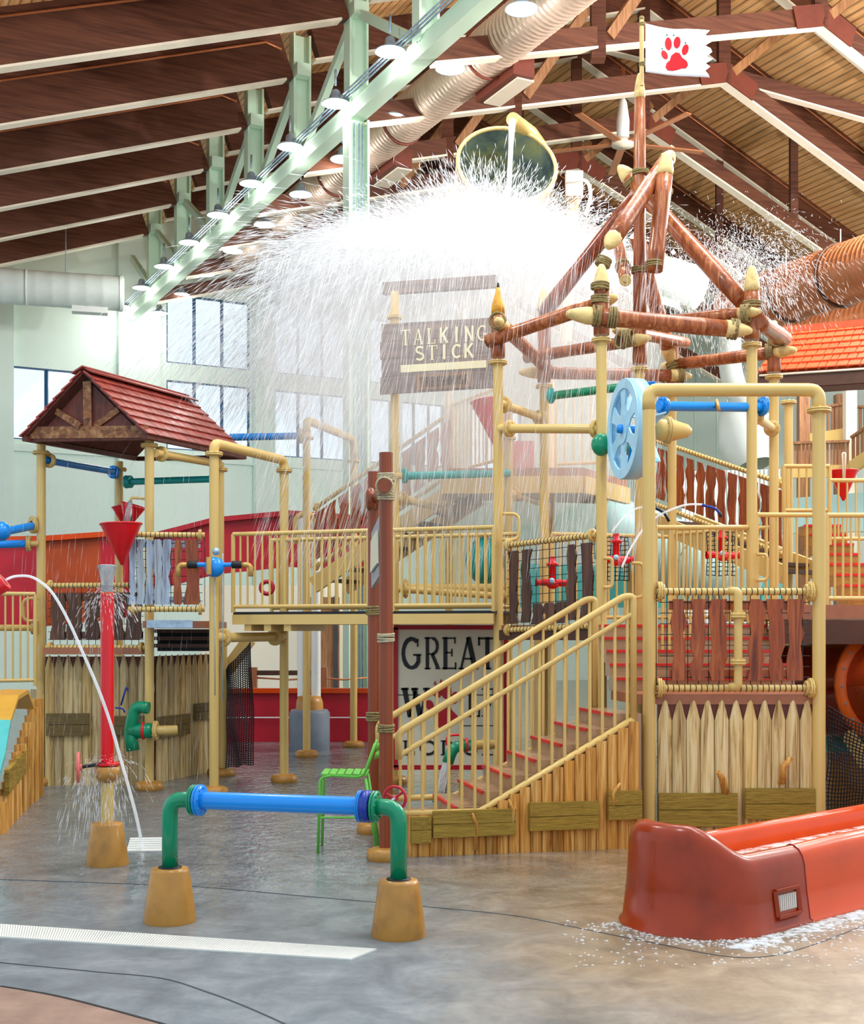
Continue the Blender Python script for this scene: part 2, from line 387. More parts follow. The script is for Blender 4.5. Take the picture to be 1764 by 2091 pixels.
# ---- back wall with windows (hall plane v = 46.3)
VW = 46.3
TZ = {'lo': (8.85, 11.4), 'hi': (12.05, 14.6)}
cols = [(25, 232, 3, ('lo',)), (340, 510, 3, ('lo', 'hi')), (560, 707, 3, ('lo', 'hi')), (753, 800, 1, ('lo', 'hi')), (815, 907, 3, ('lo',)), (960, 1065, 3, ('lo',))]
spans = []
for x0, x1, n, rows in cols:
    u0 = uv(PV(x0, 900, VW))[0]; u1 = uv(PV(x1, 900, VW))[0]
    for r in rows: spans.append((u0, u1, TZ[r][0], TZ[r][1], n))
us = sorted({-8.0, 33.0} | {s for t in spans for s in t[:2]}); zs = [0, 8.85, 11.4, 12.05, 14.6, 20.5]
b = MB()
for i in range(len(us)-1):
    for j in range(len(zs)-1):
        um, zm = (us[i]+us[i+1])/2, (zs[j]+zs[j+1])/2
        if any(s[0] < um < s[1] and s[2] < zm < s[3] for s in spans): continue
        c0 = [hall(us[i], VW, zs[j]), hall(us[i+1], VW, zs[j]), hall(us[i+1], VW, zs[j+1]), hall(us[i], VW, zs[j+1])]
        c1 = [p + hall(0, .35, 0) for p in c0]
        b.add(c0 + c1, BOXF)
wb = b.build('wall_back', M['wall']); tag(wb, kind='structure')
for i, (u0, u1, z0, z1, n) in enumerate(spans):
    w = thing('window_%d' % (i+1), None, None, hall((u0+u1)/2, VW+.1, z0)); tag(w, kind='structure')
    fr = MB(); t = .09
    for a, c in (((u0, z0), (u1, z0)), ((u0, z1), (u1, z1)), ((u0, z0), (u0, z1)), ((u1, z0), (u1, z1))):
        fr.bar(hall(a[0], VW+.1, a[1]), hall(c[0], VW+.1, c[1]), .12, t)
    fr.build('window_frame', M['frame'], w)
    for k2 in range(1, n):
        uu = u0 + (u1-u0)*k2/n; MB().bar(hall(uu, VW+.1, z0), hall(uu, VW+.1, z1), .11, .12).build('mullion', M['frame'], w)
    for k2 in range(n):
        a, c = u0+(u1-u0)*k2/n, u0+(u1-u0)*(k2+1)/n
        MB().add([hall(a, VW+.12, z0), hall(c, VW+.12, z0), hall(c, VW+.12, z1), hall(a, VW+.12, z1)], [(0, 1, 2, 3)]).build('pane', M['glass'], w)
# pilasters and the cream lower wall
for x0, x1 in ((-40, 25), (238, 322), (516, 556), (712, 750), (805, 814)):
    u0 = uv(PV(x0, 900, VW))[0]; u1 = uv(PV(x1, 900, VW))[0]
    b = MB(); c0 = [hall(u0, VW-.35, 0), hall(u1, VW-.35, 0), hall(u1, VW-.02, 0), hall(u0, VW-.02, 0)]
    b.add(c0 + [p + V(0, 0, 19) for p in c0], BOXF); b.build('pilaster', M['wall'], wb)
b = MB().bar(hall(-8, VW-.06, 8.55), hall(33, VW-.06, 8.55), .1, .25); b.build('wall_ledge', M['wall'], wb)
# right wall with vertical panel seams
wr = MB(); c0 = [hall(33, 8, 0), hall(33.3, 8, 0), hall(33.3, VW+.3, 0), hall(33, VW+.3, 0)]
wr = wr.add(c0 + [p + V(0, 0, 17) for p in c0], BOXF).build('wall_right', M['wall']); tag(wr, kind='structure')
for i in range(24):
    v = 14 + i*1.35
    MB().bar(hall(32.98, v, 0), hall(32.98, v, 16.9), .03, .03).build('panel_seam', M['steel'], wr)

# ---- roof: ridge at u = 21.5, rafters every 3.38 m
UR, ZR = 21.5, 19.1
def zl(u): return 15.45 + .35*(u-11)          # underside of left rafters
def zr(u): return zl(UR) - .40*(u-UR)
def deckmat():
    k = N('plank_ceiling'); v = k.coord(); sp = k.n('ShaderNodeSeparateXYZ'); k.l(v, sp.inputs[0])
    mp = k.n('ShaderNodeMapping'); mp.inputs['Rotation'].default_value = (0, 0, -math.atan2(SU, CU)); k.l(v, mp.inputs['Vector'])
    w = k.n('ShaderNodeTexWave', Scale=1.45, Distortion=.0, bands_direction='X'); w.inputs['Detail'].default_value = 0; k.l(mp.outputs[0], w.inputs['Vector'])
    seam = k.ramp(w.outputs['Fac'], [(.0, (.42, .42, .42, 1)), (.22, (1, 1, 1, 1))])
    m2 = k.n('ShaderNodeMapping'); m2.inputs['Scale'].default_value = (9, .5, 1); k.l(mp.outputs[0], m2.inputs['Vector'])
    g = k.noise(m2.outputs[0], 1.6, 5)
    c = k.ramp(g, [(.3, '#c68a55'), (.5, '#e4ad72'), (.7, '#efc08c')])
    k.l(k.mix(1.0, c, seam, 'MULTIPLY'), k.b.inputs['Base Color']); k.bump(w.outputs['Fac'], .3, .02)
    return k.set(Roughness=.55)
M['deckwood'] = deckmat()
RV0, RV1 = 19.0, VW+.3
ce = MB()
for (ua, za, ub, zb) in ((-6, zl(-6)+1.15, UR, zl(UR)+1.15), (UR, zl(UR)+1.15, 33.3, zr(33.3)+1.15)):
    c0 = [hall(ua, RV0, za), hall(ub, RV0, zb), hall(ub, RV1, zb), hall(ua, RV1, za)]
    ce.add(c0 + [p + V(0, 0, .25) for p in c0], BOXF)
ce = ce.build('ceiling', M['deckwood']); tag(ce, kind='structure')
VK = [42.5 - 3.38*i for i in range(7)]
for i, v in enumerate(VK):
    # left rafters stop at the steel truss; slimmer ones go on to the ridge
    r = MB().bar(hall(-6, v, zl(-6)+.57), hall(10.85, v, zl(10.85)+.57), .28, 1.10).build('rafter', M['beam'], ce)
    MB().bar(hall(-6, v, zl(-6)-.0), hall(10.85, v, zl(10.85)-.0), .30, .05).build('edge_strip', M['beamw'], r)
    MB().tube([hall(-6, v-.2, zl(-6)+.93), hall(10.3, v-.2, zl(10.3)+.93), hall(10.7, v-.2, zl(10.7)+.7)], .03, 6).build('conduit', M['copper'], r)
    r = MB().bar(hall(11.6, v, zl(11.6)+.75), hall(UR, v, zl(UR)+.75), .26, .75).build('rafter', M['beam'], ce)
    MB().bar(hall(11.6, v, zl(11.6)+.36), hall(UR, v, zl(UR)+.36), .28, .05).build('edge_strip', M['beamw'], r)
    r = MB().bar(hall(UR, v, zr(UR)+.75), hall(33, v, zr(33)+.75), .26, .75).build('rafter', M['beam'], ce)
    MB().bar(hall(UR, v, zr(UR)+.36), hall(33, v, zr(33)+.36), .28, .05).build('edge_strip', M['beamw'], r)
    MB().tube([hall(UR+.3, v-.2, zr(UR+.3)+.95), hall(32, v-.2, zr(32)+.95)], .025, 6).build('conduit', M['copper'], r)
    if i % 1 == 0:                                              # scissor chords, king post and struts
        ch = MB().bar(hall(11.4, v, 13.45), hall(UR, v, 16.35), .24, .42).build('scissor_chord', M['beam'], ce)
        MB().bar(hall(11.4, v, 13.22), hall(UR, v, 16.12), .26, .05).build('edge_strip', M['beamw'], ch)
        ch = MB().bar(hall(UR, v, 16.35), hall(33, v, 16.35-.38*11.5), .24, .42).build('scissor_chord', M['beam'], ce)
        MB().bar(hall(UR, v, 16.12), hall(33, v, 16.12-.38*11.5), .26, .05).build('edge_strip', M['beamw'], ch)
        MB().bar(hall(UR, v, 16.1), hall(UR, v, zl(UR)+.6), .3, .3).build('king_post', M['beam'], ce)
        MB().bar(hall(15.3, v, 14.1), hall(15.3, v, zl(15.3)+.5), .3, .3).build('web_post', M['beam'], ce)
        MB().bar(hall(27.0, v, 14.3), hall(27.0, v, zr(27)+.5), .22, .22).build('web_post', M['beam'], ce)
        MB().bar(hall(15.5, v-.1, 14.6), hall(18.3, v-.1, zl(18.3)+.5), .16, .22).build('web_strut', M['balus'], ce)
        MB().bar(hall(UR+.2, v-.1, 16.4), hall(24.2, v-.1, zr(24.2)+.5), .16, .22).build('web_strut', M['balus'], ce)
        g = MB().bar(hall(UR-.9, v-.16, 16.1), hall(UR, v-.16, 16.36), .03, .5).bar(hall(UR, v-.16, 16.36), hall(UR+.9, v-.16, 16.02), .03, .5); g.build('gusset_plate', M['gusset'], ce)
for p0, p1 in ((P(1118, 60, 33.6), P(1470, 150, 36.2)), (P(1480, 152, 33.0), P(1790, 238, 33.4))):
    MB().bar(p0, p1, .2, .34).build('cross_brace', M['beam'], ce)
    MB().bar(p0-V(0, 0, .19), p1-V(0, 0, .19), .22, .04).build('edge_strip', M['beamw'], ce)

# ---- steel truss along the hall
UT = 11.25
tr = thing('steel_truss', 'pale green steel roof truss running the length of the hall', 'truss', hall(UT, 30, 13.2))
v0, v1 = 18.0, VW-.35
b = MB()
for z, h, w in ((13.32, .04, .34), (13.66, .04, .34), (13.49, .32, .3)): b.bar(hall(UT, v0, z), hall(UT, v1, z), w, h)
b.build('bottom_chord', M['steel'], tr)
for du in (-.25, -.33, -.41):
    MB().tube([hall(UT+du, v0, 13.72), hall(UT+du, v1, 13.72)], .022, 6).build('conduit', M['galv'], tr)
for i, v in enumerate(VK):
    b = MB()
    b.bar(hall(UT-.2, v, 13.6), hall(UT-.2, v, zl(11)+1.1), .32, .05, hall(1, 0, 0)).bar(hall(UT+.2, v, 13.6), hall(UT+.2, v, zl(11)+1.1), .32, .05, hall(1, 0, 0)).bar(hall(UT, v, 13.6), hall(UT, v, zl(11)+1.1), .05, .4, hall(1, 0, 0))
    b.build('vertical', M['steel'], tr)
    zt_, zb_ = zl(11)+.05, 13.75
    if i in (3, 4, 5): MB().bar(hall(UT, v+.3, zt_), hall(UT, v+3.1, zb_), .16, .2).build('diagonal', M['steel'], tr)
    if i in (0, 1, 5): MB().bar(hall(UT, v-.3, zt_), hall(UT, v-3.1, zb_), .16, .2).build('diagonal', M['steel'], tr)
    if i == 0: MB().bar(hall(UT, v+3.0, zt_), hall(UT, v+.3, zb_), .16, .2).build('diagonal', M['steel'], tr)
    boxi('bracket', hall(UT-.05, v-.28, zl(11)+.15), (.35, .25, .3), M['steel'], tr, math.atan2(SU, CU))
vc = VK[5]
cl = thing('steel_column', 'pale green steel column below the roof truss behind the splash', 'column', hall(UT, vc, 0))
for du in (-.22, .22): MB().bar(hall(UT+du, vc, 0), hall(UT+du, vc, 13.3), .34, .05, hall(1, 0, 0)).build('column_flange', M['steel'], cl)
MB().bar(hall(UT, vc, 0), hall(UT, vc, 13.3), .05, .42, hall(1, 0, 0)).build('web', M['steel'], cl)
for du in (-.1, .02, .1): MB().tube([hall(UT+du, vc-.12, 0), hall(UT+du, vc-.12, 13.2)], .02, 6).build('conduit', M['galv'], cl)

# ---- ceiling lamps in two rows
def lamp(u, v, z, label, up=True, watt=None):
    t = thing('high_bay_lamp', label, 'lamp', hall(u, v, z), 'high bay lamps along the truss')
    o = hall(u, v, z)
    MB().lathe(o, [(.06, .3), (.1, .26), (.12, .12), (.30, .02), (.31, 0), (.29, 0), (.27, .03), (.13, .1)], n=20).build('housing', M['galv'], t)
    MB().lathe(o, [(.27, .02), (.2, -.02), (.0, -.03)], n=20).build('lens', M['lens'], t)
    MB().tube([o+V(0, 0, .4), o+V(0, 0, .75)], .025, 6).build('hanger', M['galv'], t)
    ld = bpy.data.lights.new('lamp_light', 'POINT' if up else 'SPOT'); ld.energy = watt or (LAMP_UP if up else LAMP_W); ld.shadow_soft_size = .25
    if not up: ld.spot_size = 2.7; ld.spot_blend = .8
    ld.color = (1, .97, .93)
    lo = bpy.data.objects.new('lamp_light', ld); COL.objects.link(lo); lo.location = o + V(0, 0, -.35 if up else -.06); setpar(lo, t); WM[lo.name] = Matrix.Identity(4)
ordw = ['nearest', 'second', 'third', 'fourth', 'fifth', 'sixth', 'seventh', 'eighth', 'ninth', 'tenth']
for i in range(9):
    lamp(UT-.45, 22.9+2.79*i, 13.62, 'round white high bay lamp on left of truss, %s from the camera' % ordw[i])
for i in range(10):
    lamp(12.15, 20.1+2.79*i, 13.55, 'round white high bay lamp beside the spiral duct, %s from the camera' % ordw[i])
for i in range(5):                                            # unseen lamps added in line with both rows to brighten the front
    lamp(UT-.45, 17.3-2.79*i, 13.62, 'round white high bay lamp added out of frame extending the left row, %s' % ordw[i], False)
    lamp(12.15, 14.5-2.79*i, 13.55, 'round white high bay lamp added out of frame extending the right row, %s' % ordw[i], False)

for i, (u_, v_) in enumerate(((19.5, 16.5), (26, 16.5), (19.5, 9), (26, 9), (3.5, 16), (3.5, 9))):   # unseen fill lamps added at the sides to brighten ceiling and front
    lamp(u_, v_, 11.5, 'round white high bay lamp added out of frame as side fill, %s' % ordw[i], True, LAMP_FILL*2.8 if v_ == 16.5 else LAMP_FILL*.6)
# ---- ducts
def ribbed(p0, p1, r, pitch, n=22, rib=.02):
    L = (p1-p0).length; m = int(L/pitch); b = MB(); pts = []; rs = []
    for i in range(m):
        for t, rr in ((0, r), (.62, r), (.72, r+rib), (.9, r+rib)): pts.append(p0.lerp(p1, (i+t)/m)); rs.append(rr)
    return b.tube(pts, rs, n)
dt = thing('spiral_duct', 'long brown spiral air duct slung under the truss', 'duct', hall(13.05, 30, 14.1))
pa, pb = hall(13.05, 16, 14.1), hall(13.05, VW-7, 14.1)
ribbed(pa, pb, .49, .14).build('duct_tube', M['duct'], dt)
for i in range(6): MB().torus(hall(13.05, 19+4*i, 14.1), pb-pa, .52, .035, 22, 6).build('band', M['gusset'], dt)
for i in range(3):
    vv = 23.2+5.7*i
    bx = MB().bar(hall(13.6, vv-.8, 13.72), hall(13.6, vv+.8, 13.72), .5, .42).build('outlet_box', M['gusset'], dt)
    MB().bar(hall(13.7, vv-.7, 13.5), hall(13.7, vv+.7, 13.5), .4, .04).build('grille', M['beamw'], bx)
dt = thing('white_duct', 'short white round air duct high on the left wall', 'duct', P(100, 590, 40))
pa, pb = P(-60, 580, 40), P(250, 600, 41.2)
ribbed(pa, pb, .55, .5, 20, .008).build('duct_tube', M['ductwhite'], dt)
MB().torus(pa.lerp(pb, .36), pb-pa, .56, .03, 20, 6).build('band', M['white'], dt)
MB().lathe(pb, [(.58, -.1), (.58, 0), (.5, .05), (0, .06)], pb-pa).build('end_cap', M['ductwhite'], dt)
q0, q1 = pa.lerp(pb, .66), pa.lerp(pb, .9)
MB().bar(q0-V(0, 0, .6), q1-V(0, 0, .6), .4, .2).build('outlet_box', M['white'], dt)
MB().tube([pa.lerp(pb, .62)+V(0, 0, .5), pa.lerp(pb, .62)+V(0, 0, 3)], .015, 5).build('hanger_wire', M['galv'], dt)
def copperduct(p0, p1, r, label, bands):
    t = thing('copper_duct', label, 'duct', p0.lerp(p1, .5))
    ribbed(p0, p1, r, .16, 22, .012).build('duct_tube', M['copper'], t)
    for q in bands: MB().torus(p0.lerp(p1, q), p1-p0, r+.03, .03, 22, 6).build('band', M['dark'], t)
    return t
t = copperduct(P(1500, 636, 32), P(2060, 447, 23.2), .66, 'large copper coloured round duct above the orange roof', (.27, .47, .7))
for px_, py_ in ((1605, 560), (1716, 520)): MB().tube([P(px_, py_, 28.5), P(px_, py_-52, 28.5)], .012, 5).build('hanger_wire', M['white'], t)
copperduct(P(1600, 690, 36), P(2100, 565, 30), .42, 'smaller copper duct just over the orange shingle roof', (.45,))
# white ducts dropping behind the frame
t = thing('white_elbow_duct', 'white bent air duct with open flared end behind the log frame', 'duct', P(1470, 800, 33))
pts = fillet([P(1490, 640, 34), P(1490, 790, 34), P(1560, 870, 33)], 1.2, 8)
MB().tube(pts, .3, 18).build('duct_tube', M['ductwhite'], t)
MB().lathe(P(1496, 835, 33.4), [(.3, 0), (.5, .3), (.66, .9), (.62, 1.5), (.5, 1.7)], V(.25, -.3, -.95)).build('flared_mouth', M['ductwhite'], t)
t = thing('white_round_duct', 'horizontal white round duct half hidden behind the spray', 'duct', P(1370, 580, 36))
pa, pb = P(1270, 540, 37), P(1430, 590, 36); MB().tube([pa, pb], .6, 20).build('duct_tube', M['ductwhite'], t)
MB().bar(pa.lerp(pb, .3)-V(0, 0, .7), pa.lerp(pb, .75)-V(0, 0, .7), .5, .2).build('outlet_box', M['white'], t)
# ceiling fan
fc = P(1272, 296, 33); t = thing('ceiling_fan', 'copper bladed ceiling fan on a long white stem', 'ceiling fan', fc)
MB().tube([fc+V(0, 0, .15), fc+V(0, 0, 2.0)], .05, 8).build('stem', M['copper'], t)
MB().lathe(fc+V(0, 0, .1), [(.12, 0), (.16, .05), (.17, .5), (.1, 1.0), (.05, 1.1)]).build('motor', M['white'], t)
MB().lathe(fc, [(0, -.05), (.3, -.02), (.3, .1), (.1, .14)]).build('hub', M['beamw'], t)
for i in range(5):
    a = .3 + i*2*math.pi/5; dv = V(math.cos(a), math.sin(a), 0)
    MB().bar(fc+dv*.25+V(0, 0, .03), fc+dv*2.3+V(0, 0, .06), .2, .03).build('blade', M['copper'], t)
# ================================================================== shared builders for the play structure
def xy(px, d): return Vector(((px-CX)/F*d, d, 0))
def zat(py, d): return EYE + (HOR-py)/F*d
R0 = .062
def post(p, z1, parent, flanges=(), z0=0.0, foot=True, r=R0, name='post', mat='pipe'):
    """vertical pipe at p (xy) with flange collars and a round foot"""
    o = rod(name, V(p.x, p.y, z0), V(p.x, p.y, z1), r, M[mat], parent, 16)
    for z in flanges: flange(V(p.x, p.y, z), V(0, 0, 1), M[mat], o, r*1.85, .09)
    if foot:
        MB().lathe((p.x, p.y, 0), [(r*2.9, 0), (r*3.1, .03), (r*2.9, .085), (r*2.2, .11), (r, .115)], n=20).build('post_foot', M['foot'], o)
    return o
def cross(p0, p1, parent, r=R0*.8, mat='pipe', fl=(.12, .88), name='cross_pipe', fr=1.9, fmat=None):
    o = rod(name, p0, p1, r, M[mat], parent, 14)
    L = (p1-p0)
    for t in fl: flange(p0+L*t, L, M[fmat or mat], o, r*fr, .085)
    return o
def guard(name, label, p0, p1, z0, z1, sp=.11, end=True, mid=None, rt=.028, rb=.014, cat='railing', slope0=0.0, slope1=0.0, group=None, posts=True):
    """railing from p0 to p1 (xy); z0,z1 bottom and top rail heights at p0; slope0/1 added by p1"""
    t = thing(name, label, cat, V(p0.x, p0.y, z0), group)
    a0, a1 = V(p0.x, p0.y, z0), V(p1.x, p1.y, z0+slope0); b0, b1 = V(p0.x, p0.y, z1), V(p1.x, p1.y, z1+slope1)
    rod('top_rail', b0, b1, rt, M['pipe'], t, 12); rod('bottom_rail', a0, a1, rt*.9, M['pipe'], t, 12)
    if mid is not None: rod('mid_rail', b0-V(0, 0, mid), b1-V(0, 0, mid), rt*.85, M['pipe'], t, 12)
    if posts:
        rod('end_post', a0-V(0, 0, .08), b0, rt, M['pipe'], t, 12); rod('end_post', a1-V(0, 0, .08), b1, rt, M['pipe'], t, 12)
    n = max(2, int((p1-p0).length/sp))
    for i in range(1, n): rod('baluster', a0.lerp(a1, i/n), b0.lerp(b1, i/n), rb, M['pipe'], t, 8)
    return t
def picketmesh(w, h, point, depth, mat, key):
    key = ('picket', round(w, 3), round(h, 3), point, mat)
    if key in CACHE: return CACHE[key]
    xs = (-.48, -.3, -.1, .1, .3, .48); ys = (0, -.7, -1, -1, -.7, 0); hs = (-1, -.6, 0, 0, -.6, -1) if point else (0,)*6
    b = MB(); vs = [(x*w, y*depth, 0) for x, y in zip(xs, ys)] + [(x*w, y*depth, h-point) for x, y in zip(xs, ys)]
    if point: vs += [(x*w*.35, y*depth*.8, h+q*.02) for x, y, q in zip(xs, ys, hs)]
    n = 6; rows = 3 if point else 2; fs = []
    for r in range(rows-1):
        for i in range(n-1): fs.append((r*n+i, r*n+i+1, (r+1)*n+i+1, (r+1)*n+i))
        fs.append((r*n+n-1, r*n, (r+1)*n, (r+1)*n+n-1))
    fs.append(tuple((rows-1)*n+i for i in range(n)))
    b.add(vs, fs, False); me = b.mesh('picket', M[mat]); CACHE[key] = me; return me
def picket_panel(name, label, p0, p1, z0, z1, n, mat='picket', point=.16, bands=(), backing='deepshade', bmat='olive', tops=None, pz=None, group=None):
    """row of half-log pickets from p0 to p1, boards nailed across at bands = (t0, t1, zlo, zhi)"""
    t = thing(name, label, 'fence', V(p0.x, p0.y, z0), group)
    d = (p1-p0); L = d.length; rz = math.atan2(d.y, d.x); nrm = V(-d.y, d.x, 0).normalized(); w = L/n
    for i in range(n):
        q = p0 + d*((i+.5)/n)
        h = (z1 if tops is None else tops((i+.5)/n)) - z0
        me = picketmesh(w, h, point, .024, mat, None)
        link('picket', me, t, Matrix.Translation(V(q.x, q.y, z0)) @ Matrix.Rotation(rz, 4, 'Z'))
    if tops is None:
        MB().box(V((p0.x+p1.x)/2, (p0.y+p1.y)/2, (z0+z1)/2-.01)+nrm*.02, (L, .02, z1-z0-.02), rz).build('backing_board', M['gable'], t)
    for t0, t1, za, zb in bands:
        c = p0 + d*((t0+t1)/2); nb = 2
        for k in range(nb):
            zz0, zz1 = za+(zb-za)*k/nb, za+(zb-za)*(k+1)/nb
            boxi('board', V(c.x, c.y, (zz0+zz1)/2)-nrm*.055, (L*(t1-t0), .045, (zz1-zz0)*.96), M[bmat], t, rz)
    return t
def wavy(x0, x1, z0, z1, seed, amp=.012, n=7):
    rr = random.Random(seed); L, Rr = [], []
    for i in range(n+1):
        z = z0+(z1-z0)*i/n; L.append((x0+rr.uniform(-amp, amp), z)); Rr.append((x1+rr.uniform(-amp, amp), z))
    return L + Rr[::-1]
def slat_panel(name, label, p0, p1, z0, z1, slats, mats='slat', rails=True, net=True, boards=True, inset=.1, dz=0.0, cat='panel', railz=None, group=None):
    """wooden slats laced into a net between two pipes; slats = list of (t0, t1) or (t0, t1, mat)"""
    t = thing(name, label, cat, V(p0.x, p0.y, z0), group)
    d = p1-p0; L = d.length; e = d.normalized(); nrm = V(-e.y, e.x, 0)
    def W(x, z, off=0.0): return V(p0.x, p0.y, 0) + e*x - nrm*off + V(0, 0, z + dz*(x/L))
    if rails:
        for z in (z0, z1):
            o = rod('rail', W(0, z), W(L, z), .034, M['pipe'], t, 12)
            for q in (.06, L-.06): flange(W(q, z), e, M['pipe'], o, .075, .07)
            lc = MB(); nl = int(L/.055)
            for k in range(1, nl): lc.torus(W(L*k/nl, z), e, .037, .004, 8, 4)
            tag(lc.build('lacing', M['cord'], t), kind='stuff')
    for i, s in enumerate(slats):
        m = M[s[2]] if len(s) > 2 else M[mats]
        za, zb = (s[3], s[4]) if len(s) > 4 else (z0+inset, z1-inset)
        pts = wavy(s[0]*L, s[1]*L, za, zb, hash((name, i)) % 9999 if False else i*31+len(label), .024 if (s[1]-s[0])*L > .1 else .22*(s[1]-s[0])*L)
        MB().poly([W(x, z, .02) for x, z in pts], nrm*.025).build('slat', m, t)
    if boards and slats:
        x0, x1 = slats[0][0]*L-.02, slats[-1][1]*L+.02
        for z in (z0+inset+.06, z1-inset-.06):
            MB().bar(W(x0, z, -.02), W(x1, z, -.02), .03, .09).build('cross_board', M[slats[0][2] if len(slats[0]) > 2 else mats], t)
    if net:
        nb = MB(); nx = max(2, int(L/.10)); nz = max(2, int((z1-z0)/.10))
        for k in range(nx+1): nb.tube([W(L*k/nx, z0+.03), W(L*k/nx, z1-.03)], .004, 4, cap=False)
        for k in range(1, nz): nb.tube([W(.03, z0+(z1-z0)*k/nz), W(L-.03, z0+(z1-z0)*k/nz)], .004, 4, cap=False)
        tag(nb.build('net', M['cord'], t), kind='stuff')
    return t
def rope(c, d, R, parent, turns=4, r=.014, mat='rope', spread=None):
    b = MB(); d = d.normalized(); sp = spread or r*1.9
    for k in range(turns): b.torus(c + d*((k-(turns-1)/2)*sp), d + V(random.uniform(-.08, .08), random.uniform(-.08, .08), random.uniform(-.08, .08)), R+r*.6, r, 16, 6)
    return b.build('rope_lashing', M[mat], parent)
def cone(name, label, p, r, h, parent=None, tilt=V(0, 0, -1), mat='red'):
    t = thing(name, label, 'bucket', p)
    MB().lathe(p, [(r, 0), (r*1.02, -.01), (r*.97, .02), (.02, h), (0, h+.01)], tilt, n=28).build('cone_shell', M[mat], t)
    MB().torus(p, tilt, r, .012, 28, 6).build('rim', M[mat], t)
    return t

# ================================================================== left tower with the little roof
# posts found from their feet: left-front, right-front, left-back, right-back
D84, D305, D243, D449 = 17.5, 16.95, 19.3, 18.7
q84, q305, q243, q449 = xy(84, D84), xy(305, D305), xy(243, D243), xy(449, D449)
zf = 4.58
lt = thing('play_tower', 'beige pipe frame carrying the small red shingle roof', 'play tower', V(q305.x, q305.y, 0))
post(q84, zf+.1, lt, (zf-.02,)); post(q305, zf+.12, lt, (zf, ))
post(q243, zf+.1, lt, (zf-.02,)); post(q449, zf, lt, (zf-.1,))
c1 = cross(P(84, 938, D84), P(243, 965, D243), lt, .05, 'blue', (.1,), 'blue_cross_pipe'); c1['label'] = 'blue spray pipe under the roof'
flange(P(100, 940, D84+.1), q243-q84, M['pipe'], c1, .105, .09); flange(P(232, 964, D243-.1), q243-q84, M['blue'], c1, .1, .1)
c2 = cross(P(258, 984, 19.0), P(440, 978, 18.5), lt, .05, 'teal', (.04, .97), 'teal_cross_pipe'); c2['label'] = 'teal spray pipe under the roof'
MB().ball(P(258, 984, 19.0), .1, sc=(.6, 1, 1)).build('end_cap', M['teal'], c2)
cross(P(318, 925, D305), P(449, 948, D449), lt, .055, 'pipe', (.08, .92))
# deck, joists and steps under the roof
dk = thing('left_tower_deck', 'brown platform of the left tower with dark steps below', 'platform', V(q305.x, q305.y, 2.2))
zd = 2.24
MB().poly([V(-3.95, 18.6, zd), V(-3.75, 16.5, zd), V(-2.85, 16.75, zd), V(q449.x+.1, q449.y, zd)], V(0, 0, -.09)).build('deck_board', M['deck'], dk)
MB().bar(V(-3.68, 16.42, zd-.04), V(-3.1, 16.5, zd-.04), .05, .1).build('metal_edge', M['galv'], dk)
for i in range(3):
    boxi('step', V(-3.42, 17.6-.05*i, 2.11-.1*i), (.8, .4, .05), M['dark'], dk, .1)
    boxi('riser', V(-3.42, 17.75, 2.06-.1*i), (.8, .03, .06), M['black'], dk, .1)
